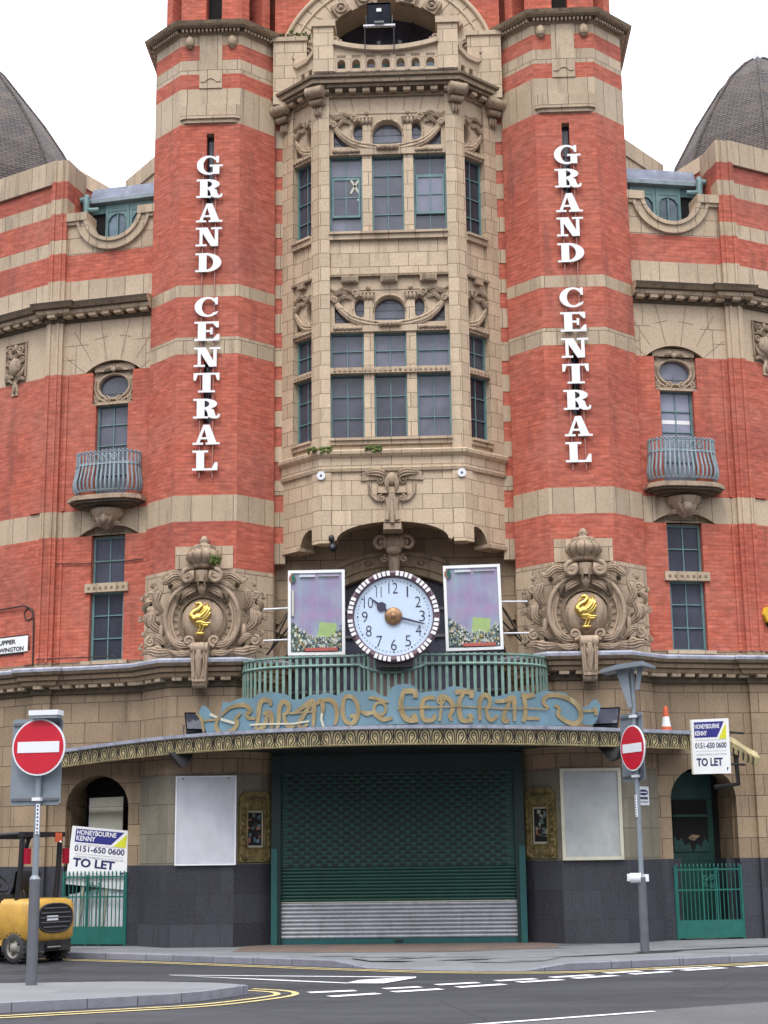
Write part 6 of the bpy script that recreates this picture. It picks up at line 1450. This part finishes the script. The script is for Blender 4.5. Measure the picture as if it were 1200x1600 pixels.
m_ = MB(FP); m_.box(c2[0]-.06, c2[0]+.08, -.146, -.14, c2[1]-.05, c2[1]+.06, 'sign_white'); text_into(m_, 'ADT', c2[0]+.01, c2[1]-.025, .05, -.15, 'navy_text', .10, .02) if False else m_.box(c2[0]-.04, c2[0]+.06, -.149, -.146, c2[1]-.02, c2[1]+.03, 'navy'); m_.build('alarm_label', al)
m_ = MB(FP); m_.ell((c2[0]-.01, -.07, c2[1]-.18), (.07, .06, .06), 'black_paint'); m_.build('alarm_beacon', al)
FO = Matrix.Translation((4.34, 0, 0)) @ rot2(math.pi/4)
nt_ = thing('wall_notice', tuple(FO @ Vector((.47, -.01, 2.62))), 'small white notice with a dark oval beside the right sign post', 'notice')
m_ = MB(FO); m_.box(.30, .64, -.02, 0, 2.62, 2.97, 'sign_white'); m_.build('notice_sheet', nt_)
m_ = MB(FO); m_.disc((.47, 2.86), .14, -.024, -.02, 'navy_text', 24, .055); m_.box(.36, .58, -.027, -.024, 2.85, 2.87, 'sign_white')
for k in range(9): m_.box(.34+k*.029, .362+k*.029, -.024, -.02, 2.73, 2.775, 'clock_ink')
m_.box(.34, .60, -.024, -.02, 2.675, 2.69, 'clock_ink'); m_.build('notice_print', nt_)
cn = thing('traffic_cone', (5.2, .42, 3.99), 'orange and white traffic cone standing on the canopy roof', 'traffic cone'); CMx = Matrix.Translation((5.2, .42, 3.99))
m_ = MB(CMx); m_.lathe([(.105, .03), (.09, .11)], (0, 0, 0), 'orange', 16); m_.lathe([(.062, .30), (.04, .47), (.032, .50), (0, .50)], (0, 0, 0), 'orange', 16); m_.lathe([(.09, .11), (.062, .30)], (0, 0, 0), 'sign_white', 16); m_.build('cone_body', cn)
m_ = MB(CMx); m_.box(-.135, .135, -.135, .135, 0, .035, 'orange'); m_.build('cone_base', cn)
m_ = MB(FWL); m_.tube([(x, -.03, 7.66-.04*math.sin((x+1.9)/1.9*PI)) for x in [-1.98+1.92*k/12 for k in range(13)]], .011, 'cable', 5)
tag(m_.build('wall_cable'), 'thin dark cable strung across the brick above the left lower window', 'cable', 'cables on the left wall')
m_ = MB(FPL); m_.tube(smooth_line([(-1.6, -.03, 6.82), (-.62, -.05, 6.84), (-.35, -.06, 6.84), (-.12, -.07, 6.72), (-.06, -.07, 6.45), (-.06, -.05, 5.6)], 6), .017, 'cable', 5); m_.tube([(-.22+.13*math.cos(a), -.05, 6.66+.12*math.sin(a)) for a in [math.radians(20+300*k/16) for k in range(17)]], .014, 'cable', 5)
tag(m_.build('wall_cable'), 'black looped cable hanging beside the street nameplate', 'cable', 'cables on the left wall')
m_ = MB(FWL); m_.tube(smooth_line([(-2.3, -.14, 5.70), (-1.6, -.05, 5.71), (-.9, -.06, 5.70), (-.62, -.06, 5.70), (-.60, -.08, 5.50)], 5), .011, 'cable', 5)
tag(m_.build('wall_cable'), 'thin dark cable running along the stone course under the left window', 'cable', 'cables on the left wall')

# ---- forklift
FK = Matrix.Translation((-5.93, -2.02, 0)) @ rot2(math.radians(58))
fk = thing('forklift', (-5.93, -2.02, 0), 'yellow forklift truck with a black overhead guard parked at the left kerb', 'forklift')
def rloop(hw, y0, y1, r, n=5):
    P_ = [(-hw, y1)]
    P_ += [(-hw+r-r*math.cos(math.radians(90*k/n)), y0+r-r*math.sin(math.radians(90*k/n))) for k in range(n+1)]
    P_ += [(hw-r+r*math.sin(math.radians(90*k/n)), y0+r-r*math.cos(math.radians(90*k/n))) for k in range(n+1)]
    return P_ + [(hw, y1)]
m_ = MB(FK)
lv = [(.38, .05), (.43, .0), (.72, -.01), (.98, .0), (1.05, .03), (1.085, .09)]
m_.grid([[(x, y, z) for x, y in rloop(.545-i_, 0+i_, .80, .18)] for z, i_ in lv], 'yellow_machine', True)
m_.plan(rloop(.545-.09, .09, .80, .14), 1.0, 1.086, 'yellow_machine'); m_.build('counterweight', fk)
m_ = MB(FK)
el = [(-.0+.40*math.copysign(abs(math.cos(t))**.75, math.cos(t)), .76+.24*math.copysign(abs(math.sin(t))**.75, math.sin(t))) for t in [2*PI*k/32 for k in range(32)]]
m_.prism(el, -.012, .05, 'black_paint'); m_.tube([(x, -.012, z) for x, z in el], .018, 'rubber', 6, closed=True)
for k in range(5): z = .60+k*.08; hw = .36*math.sqrt(max(.1, 1-((z-.76)/.25)**2)); m_.box(-hw, hw, -.03, -.012, z, z+.02, 'grey_metal')
m_.box(-.20, .06, -.022, -.012, .72, .80, 'plastic_white'); m_.build('radiator_grille', fk)
m_ = MB(FK); m_.plan(rloop(.52, .05, .75, .12), .20, .385, 'rubber'); m_.box(-.18, .18, .0, .06, .24, .34, 'black_paint'); m_.tube([(-.15, -.0, .27), (.15, -.0, .27)], .015, 'wheel_rim', 6); m_.build('bumper', fk)
m_ = MB(FK @ rot2(-PI/2))          # side panel frame: x runs towards the rear, -y outwards to the truck's left
sidel = [(-2.0, .28), (-1.30, .28), (-1.0, .26)] + [(-.42-.33*math.cos(math.radians(a)), .26+.33*math.sin(math.radians(a))) for a in range(0, 181, 15)][0:0] + [(-.76, .30)] + [(-.42+.34*math.cos(math.radians(a)), .24+.34*math.sin(math.radians(a))) for a in range(170, 29, -14)] + [(-.10, .45), (-.10, 1.0), (-.8, 1.02), (-1.45, .98), (-1.5, .72), (-1.75, .6), (-2.0, .58)]
m_.prism(sidel, -.52, .52, 'yellow_machine', back=True)
m_.build('chassis', fk)
m_ = MB(FK @ rot2(-PI/2)); m_.box(-1.35, -.50, -.528, -.52, .76, .86, 'black_paint'); text_into(m_, 'CATERPILLAR', -.96, .785, .05, -.532, 'sign_white', .70, .02); m_.box(-.66, -.54, -.527, -.52, .90, 1.0, 'sign_white'); text_into(m_, '25', -.60, .93, .035, -.53, 'navy_text', .05, .01)
m_.prism([(-.60, .70), (-.46, .72), (-.44, .50), (-.56, .46)], -.526, -.52, 'black_paint'); m_.box(-1.5, -.1, -.524, -.52, .62, .635, 'black_paint'); m_.build('side_decal', fk)
def wheel(x, y, r, w2, name):
    m_ = MB(FK); s = 1 if x > 0 else -1
    pr = [(r*.62, -w2/2), (r*.9, -w2/2), (r, -w2*.32), (r, w2*.32), (r*.9, w2/2), (r*.62, w2/2)]
    m_.grid([[(x+o, y+q*math.cos(2*PI*k/22), r+q*math.sin(2*PI*k/22)) for k in range(22)] for q, o in pr], 'rubber', True, cu=True)
    for k in range(20):
        a = 2*PI*k/20; q = [(x+sx_*w2*.5, y+(r+dr)*math.cos(a+da), r+(r+dr)*math.sin(a+da)) for sx_ in (-1, 1) for da, dr in ((-.07+.05*sx_, -.004), (-.05+.05*sx_, .012), (.05+.05*sx_, .012), (.07+.05*sx_, -.004))]
        m_.grid([q[:4], q[4:]], 'rubber', False); m_.face(q[:4], 'rubber'); m_.face(q[4:], 'rubber')
    o_ = m_.build(name, fk)
    m_ = MB(FK); m_.grid([[(x+s*o, y+q*math.cos(2*PI*k/18), r+q*math.sin(2*PI*k/18)) for k in range(18)] for q, o in ((r*.63, w2*.5), (r*.55, w2*.3), (r*.3, w2*.35), (r*.28, w2*.52), (0.001, w2*.54))], 'wheel_rim', True, cu=True)
    for k in range(5): a = 2*PI*k/5; m_.ell((x+s*w2*.36, y+r*.42*math.cos(a), r+r*.42*math.sin(a)), (.02, .018, .018), 'dark_iron', n=6, m=4)
    m_.build('rim', o_)
for x in (-.46, .46): wheel(x, .42, .265, .19, 'wheel')
for x in (-.48, .48): wheel(x, 1.85, .33, .24, 'wheel')
m_ = MB(FK)
for x in (-.45, .45):
    m_.tube([(x, .48, 1.0), (x, .42, 1.6), (x, .40, 2.2)], .05, 'black_paint', 6); m_.tube([(x, 1.62, .95), (x, 1.2, 2.17)], .04, 'black_paint', 6)
    m_.tube([(x, .40, 2.2), (x, 1.22, 2.18)], .045, 'black_paint', 6)
m_.box(-.50, .50, .33, .45, 2.15, 2.235, 'black_paint'); m_.box(-.48, .48, 1.17, 1.25, 2.12, 2.2, 'black_paint')
for k in range(6): x = -.36+k*.145; m_.box(x-.015, x+.015, .45, 1.17, 2.17, 2.2, 'black_paint')
m_.build('overhead_guard', fk)
for x in (-.40, .52):
    m_ = MB(FK); m_.box(x-.045, x+.045, .27, .36, 1.68, 1.95, 'lamp_red'); m_.build('tail_light', fk)
m_ = MB(FK)
for x in (-.30, -.22, .12): m_.tube(smooth_line([(x, .55, 1.05), (x+.04, .62, 1.22), (x+.12, .85, 1.10), (x+.15, 1.1, 1.02)], 5), .018, 'rubber', 5)
m_.tube([(-.40, .47, 1.1), (-.40, .45, 1.7), (-.38, .43, 2.1)], .012, 'cable', 5); m_.tube([(.42, .50, 1.02), (.47, .46, 1.2)], .03, 'dark_iron', 6); m_.build('hose', fk)
m_ = MB(FK)
m_.tube([(-.55, 1.1, 1.62), (-.62, 1.0, 1.66)], .012, 'dark_iron', 5); m_.ell((-.64, .98, 1.70), (.03, .05, .09), 'black_paint'); m_.build('wing_mirror', fk)
m_ = MB(FK); m_.box(.26, .36, .26, .34, 2.06, 2.22, 'orange'); m_.ell((.32, .25, 2.06), (.025, .02, .02), 'white_paint', n=6, m=4); m_.build('beacon', fk)
m_ = MB(FK); m_.box(-.27, .27, .78, 1.25, 1.0, 1.16, 'black_paint'); m_.grid([[(x, y, z) for x in (-.26, -.1, .1, .26)] for y, z in ((.80, 1.12), (.70, 1.3), (.66, 1.52), (.72, 1.56))], 'black_paint', True); m_.grid([[(x, y+.1, z) for x in (-.26, -.1, .1, .26)] for y, z in ((.80, 1.12), (.70, 1.3), (.66, 1.52), (.64, 1.56))], 'black_paint', True); m_.build('seat', fk)
m_ = MB(FK); m_.tube([(0, 1.62, 1.0), (0, 1.42, 1.32)], .025, 'black_paint'); 
m_.tube([(.17*math.cos(2*PI*k/16), 1.42+.10*math.sin(2*PI*k/16), 1.33+.14*math.sin(2*PI*k/16)) for k in range(16)], .018, 'black_paint', 6, closed=True); m_.build('steering_wheel', fk)
m_ = MB(FK)
for x in (-.33, .33): m_.box(x-.05, x+.05, 2.12, 2.26, .10, 2.05, 'dark_iron')
for z in (.3, 1.1, 2.0): m_.box(-.33, .33, 2.14, 2.22, z, z+.08, 'dark_iron')
m_.build('mast', fk)
for x in (-.22, .22):
    m_ = MB(FK); m_.box(x-.05, x+.05, 2.28, 2.33, .08, .62, 'dark_iron'); m_.box(x-.05, x+.05, 2.33, 3.2, .08, .12, 'dark_iron'); m_.build('fork', fk)
